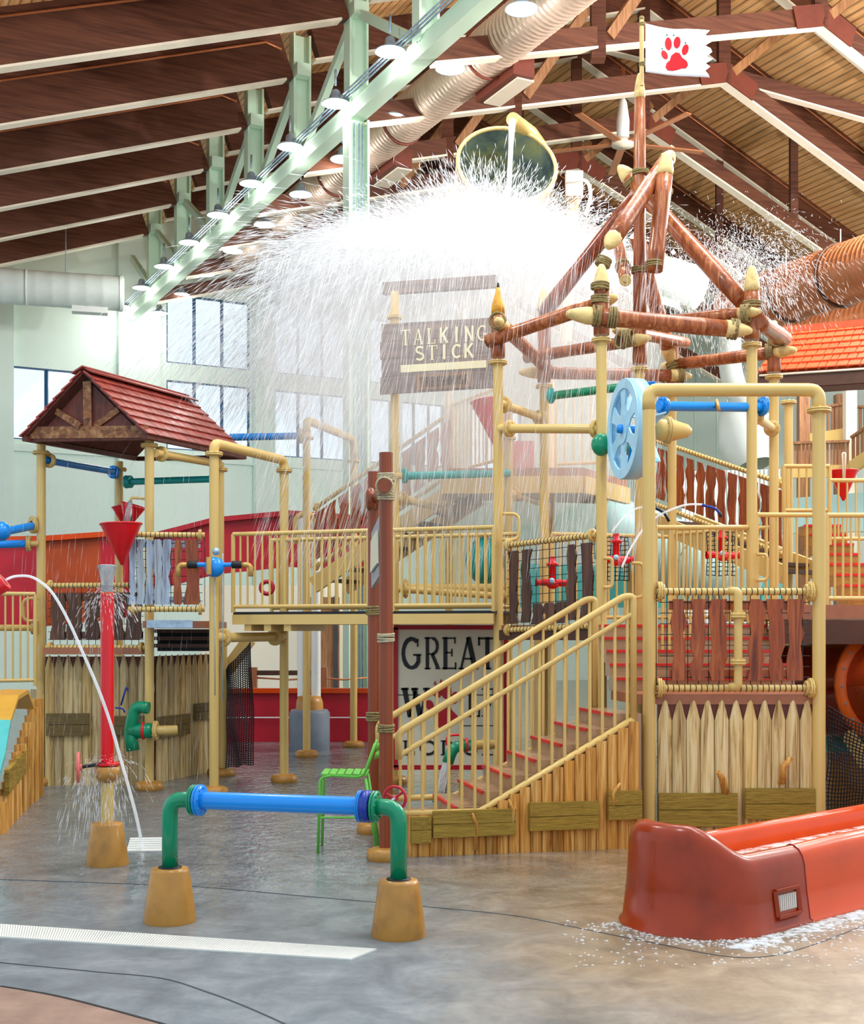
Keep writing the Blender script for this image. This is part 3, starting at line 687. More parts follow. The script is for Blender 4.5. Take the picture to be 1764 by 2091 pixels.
# roof: gable towards the camera, ridge running back right
def roof_house():
    gl, gr, ap = P(50, 893, 17.1), P(296, 888, 16.6), P(170, 762, 16.95)
    bl, br, ba = None, P(474, 930, 19.0), P(385, 820, 19.4)
    bl = gl + (ba - ap); br = gr + (ba - ap); back = ba - ap
    t = thing('shingle_roof', 'small gabled roof of red brown shingles on the left tower', 'roof', V(q305.x, q305.y, 4.7))
    n = (gr-gl).cross(V(0, 0, 1)).normalized()
    for s, (a, lo) in enumerate(((gr, ap), (gl, ap))):
        d = a-lo; nn = d.cross(back).normalized(); nn = nn if nn.z > 0 else -nn
        MB().add([lo, a, a+back, lo+back] + [p + nn*.03 for p in (lo, a, a+back, lo+back)], BOXF).build('roof_panel', M['gable'], t)
        rr = random.Random(3+s); rows = 7
        for r in range(rows):
            x = -.015
            while x < 1.0:
                w = rr.uniform(.06, .105); x1 = min(x+w, 1.015); t0, t1 = r/rows, (r+1.18)/rows
                if r == rows-1: t1 = 1.03
                q = [lo+d*t1+back*(x+.003)+nn*.065, lo+d*t1+back*(x1-.003)+nn*.065, lo+d*t0+back*(x1-.003)+nn*.04, lo+d*t0+back*(x+.003)+nn*.04]
                MB().add([p - nn*.02 for p in q]+q, BOXF).build('shingle', M['shingle'], t); x = x1
    rc = MB(); rc.bar(ap-back*.01+V(.07, 0, .045), ba+V(.07, 0, .045), .2, .02, V(.5, 0, 1)); rc.bar(ap-back*.01+V(-.07, 0, .045), ba+V(-.07, 0, .045), .2, .02, V(-.5, 0, 1)); rc.build('ridge_cap', M['shingle'], t)
    ins = back.normalized()*.12
    MB().poly([gl+ins+V(.1, 0, .02), gr+ins+V(-.1, 0, .02), ap+ins-V(0, 0, .08)], back.normalized()*.04).build('gable_board', M['gable'], t)
    f = -back.normalized()*.03 + ins
    def B(p, q, w): MB().bar(p+f, q+f, .05, w, (gr-gl).normalized().cross(back.normalized())).build('gable_beam', M['gablebeam'], t)
    mid = gl.lerp(gr, .5)
    MB().bar(gl+f+V(.02, 0, .07), gr+f+V(-.02, 0, .05), .05, .16).build('gable_beam', M['gablebeam'], t)
    MB().bar(mid+f+V(0, 0, .1), ap+f-V(0, 0, .1), .05, .11, V(1, 0, 0)).build('gable_beam', M['gablebeam'], t)
    for s in (-1, 1):
        e = gr if s > 0 else gl
        MB().bar(mid+f+V(s*.1, 0, .14), ap.lerp(e, .52)+f-V(0, 0, .05), .05, .08).build('gable_beam', M['gablebeam'], t)
    # soffit frame under the eaves
    for a, c in ((gl, gl+back), (gr, gr+back), (gl+back, gr+back), (gl+ins, gr+ins)):
        MB().bar(a-V(0, 0, .02), c-V(0, 0, .02), .08, .06).build('eave_beam', M['gable'], t)
roof_house()
# palisade below the left tower
picket_panel('picket_fence', 'weathered picket palisade below the left tower facing the camera', V(*G(92, 1604))+V(0, 0, 0), V(*G(300, 1602)), 0, 1.78, 11, 'picketold', .18, [(.02, .44, .68, .99), (.58, .98, .68, .95)], bmat='oliveold')
a, c = xy(318, 17.7), xy(436, 19.2)
picket_panel('picket_fence', 'pale weathered palisade side receding beside the black cargo net', a, c, 0, 1.78, 10, 'picketold', .18, [(.0, .5, .62, .92), (.6, 1, .8, 1.05)], bmat='oliveold')
picket_panel('picket_fence', 'narrow dark picket return between left tower and ochre slide', xy(61, 17.8), xy(80, 17.6), 0, 1.3, 1, 'picketold', 0, [(0, 1, .1, .45)], bmat='oliveold')
lf = thing('fence_cap', 'pink brown deck edge above the left palisade', 'platform', xy(190, 17.3))
MB().bar(V(*xy(96, 17.3))+V(0, 0, 1.84), V(*xy(296, 17.2))+V(0, 0, 1.84), .3, .09).build('cap_board', M['deck'], lf)
# slat panels
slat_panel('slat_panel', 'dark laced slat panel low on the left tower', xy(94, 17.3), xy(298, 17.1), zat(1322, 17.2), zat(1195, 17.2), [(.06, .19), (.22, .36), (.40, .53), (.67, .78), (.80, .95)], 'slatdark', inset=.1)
slat_panel('slat_panel', 'wet silvery slat panel beside brown slats on the left tower', xy(262, 16.45), xy(418, 16.55), zat(1244, 16.5), zat(1092, 16.5), [(.01, .10, 'slatwet'), (.115, .215, 'slatwet'), (.23, .32, 'slatwet'), (.335, .43, 'slatwet'), (.445, .54, 'slatwet'), (.60, .70, 'slat'), (.74, .92, 'slat')], inset=.06)
# hand railings at far left
guard('guard_railing', 'low beige railing cut by the left edge of the photo', xy(-20, 17.0), xy(72, 17.2), zat(1390, 17), zat(1212, 17), .085)
t = thing('wave_grip', 'bent beige grip bar on the leftmost tower post', 'grip', P(60, 1250, 17.3))
pipe('grip_bar', [P(78, 1222, 17.35), P(47, 1222, 17.3), P(47, 1268, 17.3), P(78, 1268, 17.35)], .022, M['pipe'], t, .1)
t = thing('rail_pipe', 'beige rail pipe with flange meeting the leftmost post', 'pipe', P(30, 1282, 17.2)); rod('pipe', P(-20, 1282, 17.1), P(75, 1282, 17.4), .045, M['pipe'], t); flange(P(68, 1282, 17.4), V(1, 0, 0), M['pipe'], t, .09, .08)
# blue pipes leaving at the far left
t = thing('blue_spray_pipe', 'upper blue spray pipe leaving the photo at far left', 'pipe', P(20, 1080, 17))
rod('pipe', P(-15, 1090, 16.6), P(66, 1074, 17.4), .055, M['blue'], t); MB().ball(P(2, 1085, 16.7), .13).build('ball_joint', M['blue'], t); flange(P(67, 1072, 17.45), V(1, .9, .1), M['pipe'], t, .12, .09)
t = thing('blue_drip_pipe', 'lower blue drip pipe with beige flange at far left', 'pipe', P(20, 1112, 17))
rod('pipe', P(-15, 1112, 17.3), P(58, 1110, 17.4), .055, M['blue'], t); rod('stub', P(56, 1110, 17.4), P(78, 1110, 17.45), .04, M['pipe'], t); flange(P(58, 1110, 17.4), V(1, .2, 0), M['pipe'], t, .11, .1)
# ochre slide end at the left edge
def ochre_slide():
    t = thing('ochre_slide', 'ochre slide rim with aqua stripe rising at left edge', 'slide', G(20, 1640))
    near = [(-40, 1700, 12.6), (-10, 1610, 13.0), (10, 1540, 13.4), (22, 1470, 14.0), (38, 1420, 14.8), (58, 1408, 15.4), (70, 1440, 15.8)]
    for i in range(len(near)-1):
        a, c = P(*near[i]), P(*near[i+1]); wv = V(-.34, .1, 0)
        col = 'aqua' if i in (1, 2) else 'ochre'
        MB().add([a, a+wv, c+wv, c]+[q-V(0, 0, .05) for q in (a, a+wv, c+wv, c)], BOXF).build('rim_segment', M[col], t)
    n = 16
    for i in range(n):
        f = i/(n-1); px = 0+78*f; d = 13.2+(16.3-13.2)*f; gz = 0
        q = xy(px, d); zt = zat(1640+(1415-1640)*min(1, f*1.0), d) if f < .9 else zat(1425, d)
        zt = max(.25, min(1.25, zt)); bw = .2
        MB().box(V(q.x, q.y, zt/2), (bw, .03, zt), math.atan2(3.1, 1.0)).build('plank', M['picketgold'], t)
    a, c = xy(8, 13.4), xy(60, 15.8)
    MB().bar(a+V(.04, -.03, .52), c+V(.04, -.03, .6), .05, .26).build('board', M['olive'], t)
ochre_slide()
# red cone buckets on the left tower
cone('cone_bucket', 'large red cone bucket tipping beside the silvery slats', P(247, 1070, 16.2), .26, .52, tilt=V(.03, 0, -1))
cone('cone_bucket', 'small red cone behind the beige post of left tower', P(272, 1032, 17.6), .17, .34, tilt=V(-.3, .1, -1))
cone('cone_bucket', 'half hidden red cone left of the large tipping one', P(246, 1033, 18.2), .12, .3, tilt=V(.2, .1, -1))
t = thing('filler_spout', 'thin beige filler spout arching over the red cones', 'pipe', P(290, 1020, 17.2)); pipe('spout', [P(304, 1085, 17.2), P(304, 1019, 17.2), P(268, 1016, 17.2), P(266, 1024, 17.2)], .018, M['pipe'], t, .08)
MB().tube([P(266, 1024, 17.2), P(263, 1045, 17.2), P(259, 1068, 17.2)], [.03, .045, .05], 10).build('water_stream', M['jet'], t)

# arch to the right of the tower
ar = thing('pipe_arch', 'beige pipe arch between left tower and bridge', 'pipe frame', xy(437, 16.4))
qa, qb = xy(437, 16.4), xy(580, 17.8)
za, zb = zat(905, 16.4), zat(940, 17.8)
post(qa, za-.16, ar, (zat(927, 16.4),), foot=True); post(qb, zb-.18, ar, (zat(961, 17.8),))
pipe('top_pipe', [V(qa.x, qa.y, za-.18), V(qa.x, qa.y, za), V(qb.x, qb.y, zb), V(qb.x, qb.y, zb-.2)], R0*1.05, M['pipe'], ar, .17)
cross(V(qa.x, qa.y, zat(1302, 16.4)), V(qb.x, qb.y, zat(1300, 17.8)), ar, .065, 'pipe', (.12, .86))
q2 = xy(455, 18.6); post(q2, 2.0, ar)
for dx, y0, y1 in ((2, 1180, 1420), (18, 1130, 1430)):
    MB().tube([P(437+dx, y0, 16.2), P(437+dx, y1, 16.2)], .006, 5).build('pull_chain', M['galv'], ar)
# water pump on the arch post
pw = thing('blue_pump', 'blue round water pump with brass elbows on beige post', 'pump', P(437, 1155, 16.2)); pc = P(438, 1158, 16.2)
MB().ball(pc, .13, 18, 10, (1, .8, 1)).build('bowl', M['blue'], pw)
rod('feed_pipe', pc+V(-.36, 0, .03), pc+V(.36, 0, .03), .03, M['blue'], pw)
for s in (-1, 1):
    rod('valve', pc+V(s*.22, 0, .03), pc+V(s*.34, 0, .03), .05, M['black'], pw); pipe('elbow', [pc+V(s*.34, 0, .03), pc+V(s*.46, 0, .03), pc+V(s*.46, 0, -.12)], .032, M['brass'], pw, .08)
rod('nozzle', pc+V(-.05, -.12, -.1), pc+V(-.05, -.12, .12), .035, M['brass'], pw); MB().ball(pc+V(.02, 0, .2), .05).build('cap', M['galv'], pw)
# cargo net by the fence
def cargo(name, label, p00, p01, p11, p10, nx, nz, r=.006, sag=.05):
    b = MB(); rr = random.Random(5)
    def Q(u, v):
        p = p00*(1-u)*(1-v)+p01*(1-u)*v+p11*u*v+p10*u*(1-v)
        return p + V(math.sin(u*7+v*3)*sag*.4, math.sin(v*9+u*4)*sag, math.sin(u*11+v*13)*sag*.25)
    for i in range(nx+1): b.tube([Q(i/nx, j/nz) for j in range(nz+1)], r, 4, cap=False)
    for j in range(nz+1): b.tube([Q(i/nx, j/nz) for i in range(nx+1)], r, 4, cap=False)
    t = thing(name, label, 'net', p00)
    tag(b.build('mesh_cords', M['cord'], t), kind='stuff'); return t
cargo('cargo_net', 'black rope cargo net hanging beside the weathered palisade', P(461, 1568, 18.4), P(461, 1370, 18.4), P(512, 1310, 18.6), P(516, 1560, 18.8), 14, 52, .0075)
t = thing('slide_support', 'pale yellow sloping stringer under the bridge beside the net', 'stringer', P(480, 1340, 18.9)); MB().bar(P(462, 1370, 18.9), P(510, 1305, 18.9), .06, .2).build('stringer', M['pipe'], t)
# green dinosaur-like jet head on the left tower post
def jet_head(name, label, c, s, flip=1, wheel=True):
    t = thing(name, label, 'water jet', c)
    prof = [V(.28*flip, 0, .0), V(.1*flip, -.02, .02), V(-.02*flip, -.05, -.0)]
    MB().tube([c+V(.34*flip, 0, 0)*s, c+V(.02*flip, 0, 0)*s], .1*s, 14).build('body', M['green'], t)
    MB().torus(c+V(.2*flip, 0, 0)*s, V(1, 0, 0), .1*s, .02*s, 18, 6).build('ring', M['red'], t)
    MB().tube(fillet([c+V(.06*flip, 0, -.26)*s, c+V(.02*flip, 0, .0)*s, c+V(.1*flip, -.03, .32)*s, c+V(.28*flip, -.05, .3)*s], .12*s), [.09*s]*3+[.085*s]*6+[.08*s]*(7), 12).build('neck', M['green'], t)
    flange(c+V(.36*flip, 0, 0)*s, V(1, 0, 0), M['pipe'], t, .13*s, .1*s)
    rod('stub_pipe', c+V(.3*flip, 0, 0)*s, c+V(.62*flip, .1, 0)*s, .065*s, M['pipe'], t)
    return t
tj = jet_head('jet_cannon', 'green water cannon with curled neck at the left palisade', P(262, 1492, 16.7), 1.0, 1)
for a0, a1, a2 in (((247, 1440), (262, 1410), (250, 1408)), ((235, 1445), (255, 1455), (232, 1442))):
    MB().tube(fillet([P(*a1, 16.65), P(a1[0]-4, a1[1]-8, 16.65), P(*a0, 16.65)], .1), .012, 6).build('hose', M['navy'], tj)

# ================================================================== bridge
br = thing('footbridge', 'beige footbridge with black deck linking the two towers', 'bridge', xy(700, 16))
b0, b1 = xy(476, 16.75), xy(1008, 15.6); zb0 = 2.36
bn = V(-(b1-b0).y, (b1-b0).x, 0).normalized()*1.15
MB().poly([b0+V(0, 0, zb0), b1+V(0, 0, zb0), b1+bn+V(0, 0, zb0), b0+bn+V(0, 0, zb0)], V(0, 0, -.035)).build('deck_mat', M['black'], br)
for off in (V(0, 0, 0), bn):
    MB().bar(b0+off+V(0, 0, zb0-.1), b1+off+V(0, 0, zb0-.1), .06, .13).build('side_beam', M['pipe'], br)
for tt in (.06, .14, .22): MB().bar(b0.lerp(b1, tt)+V(0, 0, zb0-.2), b0.lerp(b1, tt)+bn+V(0, 0, zb0-.2), .1, .1).build('joist', M['pipe'], br)
mid = xy(752, 16.15); mid2 = xy(803, 16.05)
zt0 = zat(1088, 16.5)
gr = guard('bridge_railing', 'front bridge railing left of the two log posts', b0, mid, zb0+.07, zt0, .105)
gr = guard('bridge_railing', 'front bridge railing right of the two log posts', mid2, b1, zb0+.07, zt0, .105)
guard('bridge_railing', 'rear bridge railing seen through the front balusters', b0+bn, b1+bn, zb0+.07, zt0, .105)
t = thing('lifebuoy_wheel', 'red wheel hung behind the bridge railing', 'wheel', P(545, 1200, 17.6)); MB().torus(P(545, 1200, 17.6), V(0, 1, 0), .085, .03, 18, 8).build('wheel', M['crimson'], t)
# ================================================================== log frame tower (hexagon)
HX = {'A': (1017, 15.8), 'B': (1228, 14.6), 'C': (1535, 14.85), 'D': (1580, 16.7), 'E': (1372, 17.9), 'F': (1111, 17.35), 'O': (1306, 16.2)}
H = {k_: xy(*v_) for k_, v_ in HX.items()}
ZF = 5.47
hx_ = thing('play_tower', 'tall beige posts carrying the log frame of the main tower', 'play tower', V(H['O'].x, H['O'].y, 0))
for k_ in 'ABCDEF': post(H[k_], ZF, hx_, (ZF-.03,), foot=True)
post(H['O'], ZF, hx_, (ZF-.03,))
lg = thing('timber_crown', 'rustic frame of lashed red brown logs above the main tower', 'timber frame', V(H['O'].x, H['O'].y, ZF))
def log(p0, p1, r=.085, tip0=False, tip1=False, mat='log', tl=.3, r1=None):
    d = (p1-p0).normalized(); L = (p1-p0).length; r1 = r1 or r
    a = p0 + d*(tl if tip0 else 0); c = p1 - d*(tl if tip1 else 0)
    n = 5; pts = [a.lerp(c, i/n) for i in range(n+1)]
    o = MB().tube(pts, [(r+(r1-r)*i/n)*(1+.04*math.sin(i*2.1)) for i in range(n+1)], 12).build('log', M[mat], lg)
    tm = M['tip']
    for flag, s, e, rr in ((tip0, a, p0, r), (tip1, c, p1, r1)):
        if flag: MB().tube([s, s.lerp(e, .25), s.lerp(e, .6), s.lerp(e, .88), e], [rr*1.0, rr*1.02, rr*.8, rr*.52, rr*.28], 9).build('carved_tip', tm, o)
    return o
def up(k_, py, tip=True, r=.09, mat='log', tl=.3):
    px, d = HX[k_]; return log(V(H[k_].x, H[k_].y, ZF+.03), V(H[k_].x, H[k_].y, zat(py, d)), r, False, tip, mat, tl)
for k_, y_ in (('B', 540), ('C', 543), ('D', 655), ('F', 590)): up(k_, y_, True)
up('E', 690, False)
oA = log(V(H['A'].x, H['A'].y, ZF+.03), V(H['A'].x, H['A'].y, zat(640, 15.8)), .085)
pA = V(H['A'].x, H['A'].y, zat(640, 15.8))
MB().tube([pA, pA+V(0, 0, .1), pA+V(0, 0, .26), pA+V(0, 0, .32)], [.085, .08, .035, .02], 10).build('carved_tip', M['tipgold'], oA)
MB().tube([pA+V(0, 0, .3), pA+V(0, 0, .38)], [.022, .012], 8).build('charred_point', M['black'], oA)
up('O', 655, False)
log(P(1156, 640, 14.45), P(1535, 676, 14.7), .1, True, True, tl=.32)           # front
log(P(996, 697, 15.8), P(1262, 606, 14.75), .085, False, True)                  # front left
log(P(1013, 652, 15.45), P(1122, 758, 17.6), .085, True, False)                 # left
log(P(1300, 662, 16.4), P(1552, 636, 14.62), .075, False, True)
log(P(1545, 655, 14.75), P(1602, 692, 16.7), .1, False, False)
log(P(1350, 748, 18.0), P(1626, 714, 16.45), .085, True, True)                  # right rear
log(P(1060, 760, 17.55), P(1412, 768, 17.7), .085, True, True)                  # rear
log(P(1075, 730, 17.5), P(1328, 690, 15.9), .08, False, True)
log(P(1252, 672, 15.9), P(1400, 700, 17.7), .08, True, False)
# tripod
log(P(1240, 505, 14.85), P(1372, 312, 16.1), .102, True, True, tl=.22)
log(P(1108, 642, 17.2), P(1300, 400, 16.5), .102, False, False, 'logdark')
log(P(1264, 340, 16.5), P(1516, 616, 15.0), .102, True, False)
log(P(1336, 552, 15.4), P(1362, 312, 15.6), .102, False, True)
log(P(1372, 745, 17.8), P(1300, 480, 16.6), .102, True, False)
o = log(P(1277, 572, 15.5), P(1262, 500, 17.0), .075, False, False); MB().tube([P(1277, 573, 15.46), P(1277, 572, 15.52)], [.068, .078], 12).build('cut_end', M['tip'], o)
MB().torus(P(1277, 572, 15.47), V(0, 1, 0), .03, .006, 12, 5).build('growth_ring', M['dark'], o)
# centre mast
log(V(H['O'].x, H['O'].y, zat(655, 16.2)), P(1306, 150, 16.2), .085, False, True, r1=.07, tl=.32)
# lashings
for px_, py_, d_, dv, R_ in ((1225, 612, 14.6, V(0, 0, 1), .1), (1225, 585, 14.55, V(0, 0, 1), .1), (1535, 622, 14.85, V(0, 0, 1), .1), (1017, 690, 15.8, V(1, 0, .4), .11), (1016, 655, 15.6, V(.3, 1, 0), .1),
                             (1218, 645, 14.5, V(1, 0, -.1), .115), (1250, 648, 14.5, V(1, 0, -.1), .115), (1497, 672, 14.7, V(1, 0, -.1), .115), (1522, 640, 14.7, V(1, -.5, 0), .1), (1588, 690, 16.6, V(.6, 1, 0), .115), (1570, 718, 16.7, V(1, -.3, 0), .1),
                             (1375, 745, 17.8, V(.3, 0, -1), .1), (1390, 768, 17.7, V(1, 0, 0), .1), (1111, 755, 17.5, V(1, 0, 0), .11), (1285, 690, 16.0, V(1, -.6, 0), .1), (1270, 695, 16, V(1, .6, 0), .1),
                             (1232, 535, 14.8, V(.4, 0, 1), .085), (1308, 352, 16.2, V(0, 0, 1), .1), (1332, 375, 15.9, V(.6, 0, 1), .1), (1355, 392, 15.6, V(0, 0, 1), .105), (1350, 350, 15.9, V(.6, 0, 1), .1), (1290, 372, 16.3, V(.7, 0, -1), .1), (1335, 540, 15.4, V(0, 0, 1), .1), (1306, 552, 16.2, V(0, 0, 1), .1), (1272, 545, 15.9, V(0, 1, .6), .09)):
    rope(P(px_, py_, d_), dv, R_-.01, lg, random.choice((3, 4)), .013, 'rope')
# flag on the mast
fg = thing('paw_flag', 'torn white flag with red paw print on the mast', 'flag', P(1312, 150, 16.0))
rod('flag_pole', P(1310, 175, 16.15), P(1310, 40, 16.15), .028, M['tip'], fg, 10)
MB().ball(P(1310, 38, 16.15), .035).build('finial', M['rope'], fg)
for y_ in (50, 132): rope(P(1311, y_, 16.15), V(0, 0, 1), .032, fg, 3, .008)
FD = 16.05
def flagpt(px_, py_, off=0.0): return P(px_, py_, FD) + V(0, math.sin((px_-1318)/42.0)*.06 - off, 0)
top = [(1318, 48), (1345, 52), (1375, 55), (1405, 55), (1430, 58), (1449, 62)]
bot = [(1318, 147), (1345, 148), (1375, 150), (1405, 152), (1430, 155), (1449, 158)]
cols_ = []
for i in range(25):
    f = i/24*5; k2 = min(4, int(f)); w = f-k2
    tp = (top[k2][0]*(1-w)+top[k2+1][0]*w, top[k2][1]*(1-w)+top[k2+1][1]*w); bt = (bot[k2][0]*(1-w)+bot[k2+1][0]*w, bot[k2][1]*(1-w)+bot[k2+1][1]*w)
    cols_.append((tp, bt))
rows = []; tear = [0, -8, -2, 6, -9, 2, 5, -6, 6, -8, 1, -9, -3, 0]
for j in range(14):
    r = []
    for i, (tp, bt) in enumerate(cols_):
        w = j/13; x = tp[0]*(1-w)+bt[0]*w; y = tp[1]*(1-w)+bt[1]*w
        if i >= 23: x += tear[j]*(.5 if i == 23 else 1)
        r.append(flagpt(x, y))
    rows.append(r)
MB().grid(rows).build('flag_cloth', M['flagcloth'], fg, solid=.008)
def blob(cx, cy, rx, ry, rot, n=22, f=None):
    out = []
    for k2 in range(n):
        a = 2*math.pi*k2/n; x, y = rx*math.cos(a), ry*math.sin(a)
        if f: x, y = f(a, x, y)
        out.append((cx+x*math.cos(rot)-y*math.sin(rot), cy+x*math.sin(rot)+y*math.cos(rot)))
    return out
PAW = [(1366, 86, 7, 13, -.05), (1384, 83, 7, 12, .1), (1400.5, 98, 6.5, 11, .25), (1358, 109, 6, 9.5, -.5)]
pads = [blob(*q) for q in PAW]
def padf(a, x, y): return (x*(1.0+.35*max(0, math.sin(a))), y)
pads.append([(1381, 103), (1389, 105), (1394, 114), (1404, 122), (1406, 130), (1402, 136), (1393, 136), (1384, 139), (1374, 141), (1364, 140), (1360, 134), (1362, 126), (1369, 120), (1372, 110)])
for pd in pads:
    MB().poly([flagpt(x, y, .012) for x, y in pd], V(0, .006, 0)).build('paw_print', M['red'], fg)
for x, y in ((1363, 67), (1377, 67), (1401, 83), (1353, 96)): MB().poly([flagpt(x-2, y+2, .012), flagpt(x+2, y+2, .012), flagpt(x, y-2, .012)], V(0, .006, 0)).build('claw_mark', M['green'], fg)

# ---- crossbars of the tower
cb = hx_
cross(V(H['A'].x, H['A'].y, zat(875, 15.8)), V(H['B'].x, H['B'].y, zat(876, 14.6)), cb, .055, 'pipe', (.12, .95))
cross(V(H['A'].x, H['A'].y, zat(822, 15.8)), V(H['F'].x, H['F'].y, zat(856, 17.35)), cb, .055, 'pipe', (.12, .9))
cross(V(H['C'].x, H['C'].y, zat(845, 14.85)), V(H['D'].x, H['D'].y, zat(878, 16.7)), cb, .055, 'pipe', (.15, .9))
o = cross(P(1128, 808, 16.9), P(1290, 788, 15.9), cb, .055, 'green', (), 'green_cross_pipe'); MB().ball(P(1125, 808, 16.9), .11, sc=(.6, 1, 1)).build('end_cap', M['teal'], o)
o = cross(P(1345, 829, 14.2), P(1560, 832, 15.0), cb, .055, 'blue', (.04, .97), 'blue_cross_pipe'); pipe('tap', [P(1463, 832, 14.55), P(1463, 818, 14.4), P(1468, 838, 14.35)], .02, M['brass'], o)
flange(P(1560, 828, 15.0), V(1, .2, 0), M['blue'], o, .11, .08)
cross(P(1290, 785, 16.2), P(1330, 795, 15.2), cb, .02, 'pipe', ())
MB().ball(P(1228, 908, 14.3), .13, sc=(.9, .9, 1)).build('green_ball', M['green'], cb)
rod('green_stub', P(1232, 908, 14.3), P(1310, 915, 14.9), .1, M['green'], cb)

# ---- main deck and its rails
hd = thing('main_deck', 'brown hexagonal deck of the main tower', 'platform', V(H['O'].x, H['O'].y, 2.2))
zh = 2.18; hexp = [H[k_] for k_ in 'ABCDEF']
MB().poly([p+V(0, 0, zh) for p in hexp], V(0, 0, -.16)).build('deck_board', M['deck'], hd)
for i in range(6): MB().bar(hexp[i]+V(0, 0, zh-.12), hexp[(i+1) % 6]+V(0, 0, zh-.12), .07, .12).build('edge_beam', M['dark'], hd)
def toward(a, b, t): return a.lerp(b, t)
e0, e1 = toward(H['A'], H['B'], .07)-V(0, .05, 0), toward(H['A'], H['B'], .95)-V(0, .05, 0)
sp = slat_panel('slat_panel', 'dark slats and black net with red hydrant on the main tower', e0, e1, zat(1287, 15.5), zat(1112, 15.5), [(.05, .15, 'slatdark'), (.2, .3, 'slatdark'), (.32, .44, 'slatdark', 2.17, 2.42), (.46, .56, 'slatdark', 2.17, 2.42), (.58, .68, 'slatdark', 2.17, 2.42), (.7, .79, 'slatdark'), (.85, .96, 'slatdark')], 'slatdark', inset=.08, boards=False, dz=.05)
guard('guard_railing', 'railing on the right side of the main deck behind the slats', toward(H['C'], H['D'], .0)+V(.05, -.02, 0), xy(1668, 14.9), 2.1, zat(1052, 14.9), .105)
guard('guard_railing', 'long railing at the back of the main deck', H['F']+V(.1, 0, 0), H['E'], 2.3, zat(1093, 17.6), .12)
guard('guard_railing', 'rear right railing of the main deck near red hydrants', H['E'], H['D'], 2.3, zat(1085, 17.4), .12)
guard('guard_railing', 'front railing of main deck above laced brown slats', xy(1338, 13.9), toward(H['C'], H['B'], .02), 1.75, zat(1080, 14.1), .11, slope1=.08)
for (px_, py_, d_, s_) in ((1253, 1115, 15.9, 'left'), (1473, 1105, 16.4, 'right')):
    t = cargo('hydrant_net', 'black net square holding a red hydrant, %s of the post' % s_ if s_ == 'left' else 'black net square around the red hydrant at right of deck', P(px_-30, py_+70, d_+.1), P(px_-30, py_-18, d_+.1), P(px_+30, py_-18, d_+.1), P(px_+30, py_+70, d_+.1), 7, 10, .006, .02)
def hydrant(label, c, s=.72):
    t = thing('red_hydrant', label, 'water jet', c)
    MB().lathe(c, [(.04, -.2), (.04, .05), (.075, .06), (.075, .09), (.04, .1), (.04, .17)], n=14).build('stem', M['red'], t)
    rod('nozzle', c+V(-.2, -.03, -.2)*s, c+V(.22, -.05, -.22)*s, .045, M['red'], t); MB().ball(c+V(0, -.05, -.18), .065, sc=(1.2, .8, .8)).build('valve_body', M['red'], t)
    for s2 in (-1, 1): MB().lathe(c+V(.14*s2, -.04, -.15), [(.025, 0), (.035, .03), (.055, .07), (.05, .07)], V(s2, -.1, 0), n=12).build('mouth', M['red'], t)
    MB().ball(c+V(-.02, -.12, -.13), .035).build('gauge', M['paleblue'], t)
hydrant('red hydrant jet between dark slats on main tower', P(1128, 1165, 15.7)); hydrant('red hydrant jet in net right of the front post', P(1258, 1118, 15.7)); hydrant('red hydrant jet in net behind the right railing', P(1474, 1110, 16.3))
# grip handles on posts
def grip(label, p, w, h):
    t = thing('grip_bar', label, 'grip', p); pipe('bar', [p, p+V(w, 0, 0), p+V(w, 0, -h), p+V(0, 0, -h)], .02, M['pipe'], t, .09)
grip('bent beige grip on left post of main tower', P(1026, 1049, 15.7), .2, .32); grip('bent beige grip beside post above stair top', P(1232, 1140, 14.5), .1, .33)
grip('bent beige grip on the front right log tower post', P(1545, 1132, 14.75), .12, .3); grip('bent beige grip above the stair landing', P(1290, 1150, 14.9), .13, .4)
t = thing('hose_jet', 'blue hose nozzle bending over the tower railing', 'hose', P(1440, 1040, 14.6))
MB().tube(fillet([P(1472, 1053, 14.6), P(1462, 1038, 14.6), P(1432, 1031, 14.6)], .1), .016, 8).build('hose', M['navy'], t); MB().tube([P(1472, 1056, 14.6), P(1469, 1046, 14.6)], .018, 8).build('tip', M['black'], t)
t = thing('hose_jet', 'dark hose nozzle half hidden by the front post', 'hose', P(1360, 1050, 14.0))
MB().tube(fillet([P(1366, 1065, 14.0), P(1356, 1046, 14.0), P(1330, 1034, 14.0)], .1), .016, 8).build('hose', M['black'], t)

# ---- water wheel
ww = thing('waterwheel_feature', 'pale blue six spoked water wheel at the tower corner', 'water wheel', P(1275, 875, 13.6))
wc = P(1272, 876, 13.7); wn = V(-.985, -.17, .0).normalized(); wx = V(-wn.y, wn.x, 0).normalized(); wz = V(0, 0, 1); WR = .53
def WP(r, a, off=0.0): return wc + (wx*math.cos(a)+wz*math.sin(a))*r + wn*off
b = MB(); n = 36
b.grid([[WP(WR, 2*math.pi*k2/n, 0) for k2 in range(n)], [WP(WR, 2*math.pi*k2/n, -.17) for k2 in range(n)]], True, True)
b.build('drum_rim', M['paleblue'], ww, solid=.02)
b = MB(); b.grid([[WP(WR*1.01, 2*math.pi*k2/n, .0) for k2 in range(n)], [WP(WR*.82, 2*math.pi*k2/n, .0) for k2 in range(n)]], False, True); b.build('face_ring', M['paleblue'], ww, solid=.025)
b = MB(); b.grid([[WP(.16, 2*math.pi*k2/n, .0) for k2 in range(n)], [WP(.02, 2*math.pi*k2/n, .0) for k2 in range(n)]], False, True); b.build('hub_plate', M['paleblue'], ww, solid=.025)
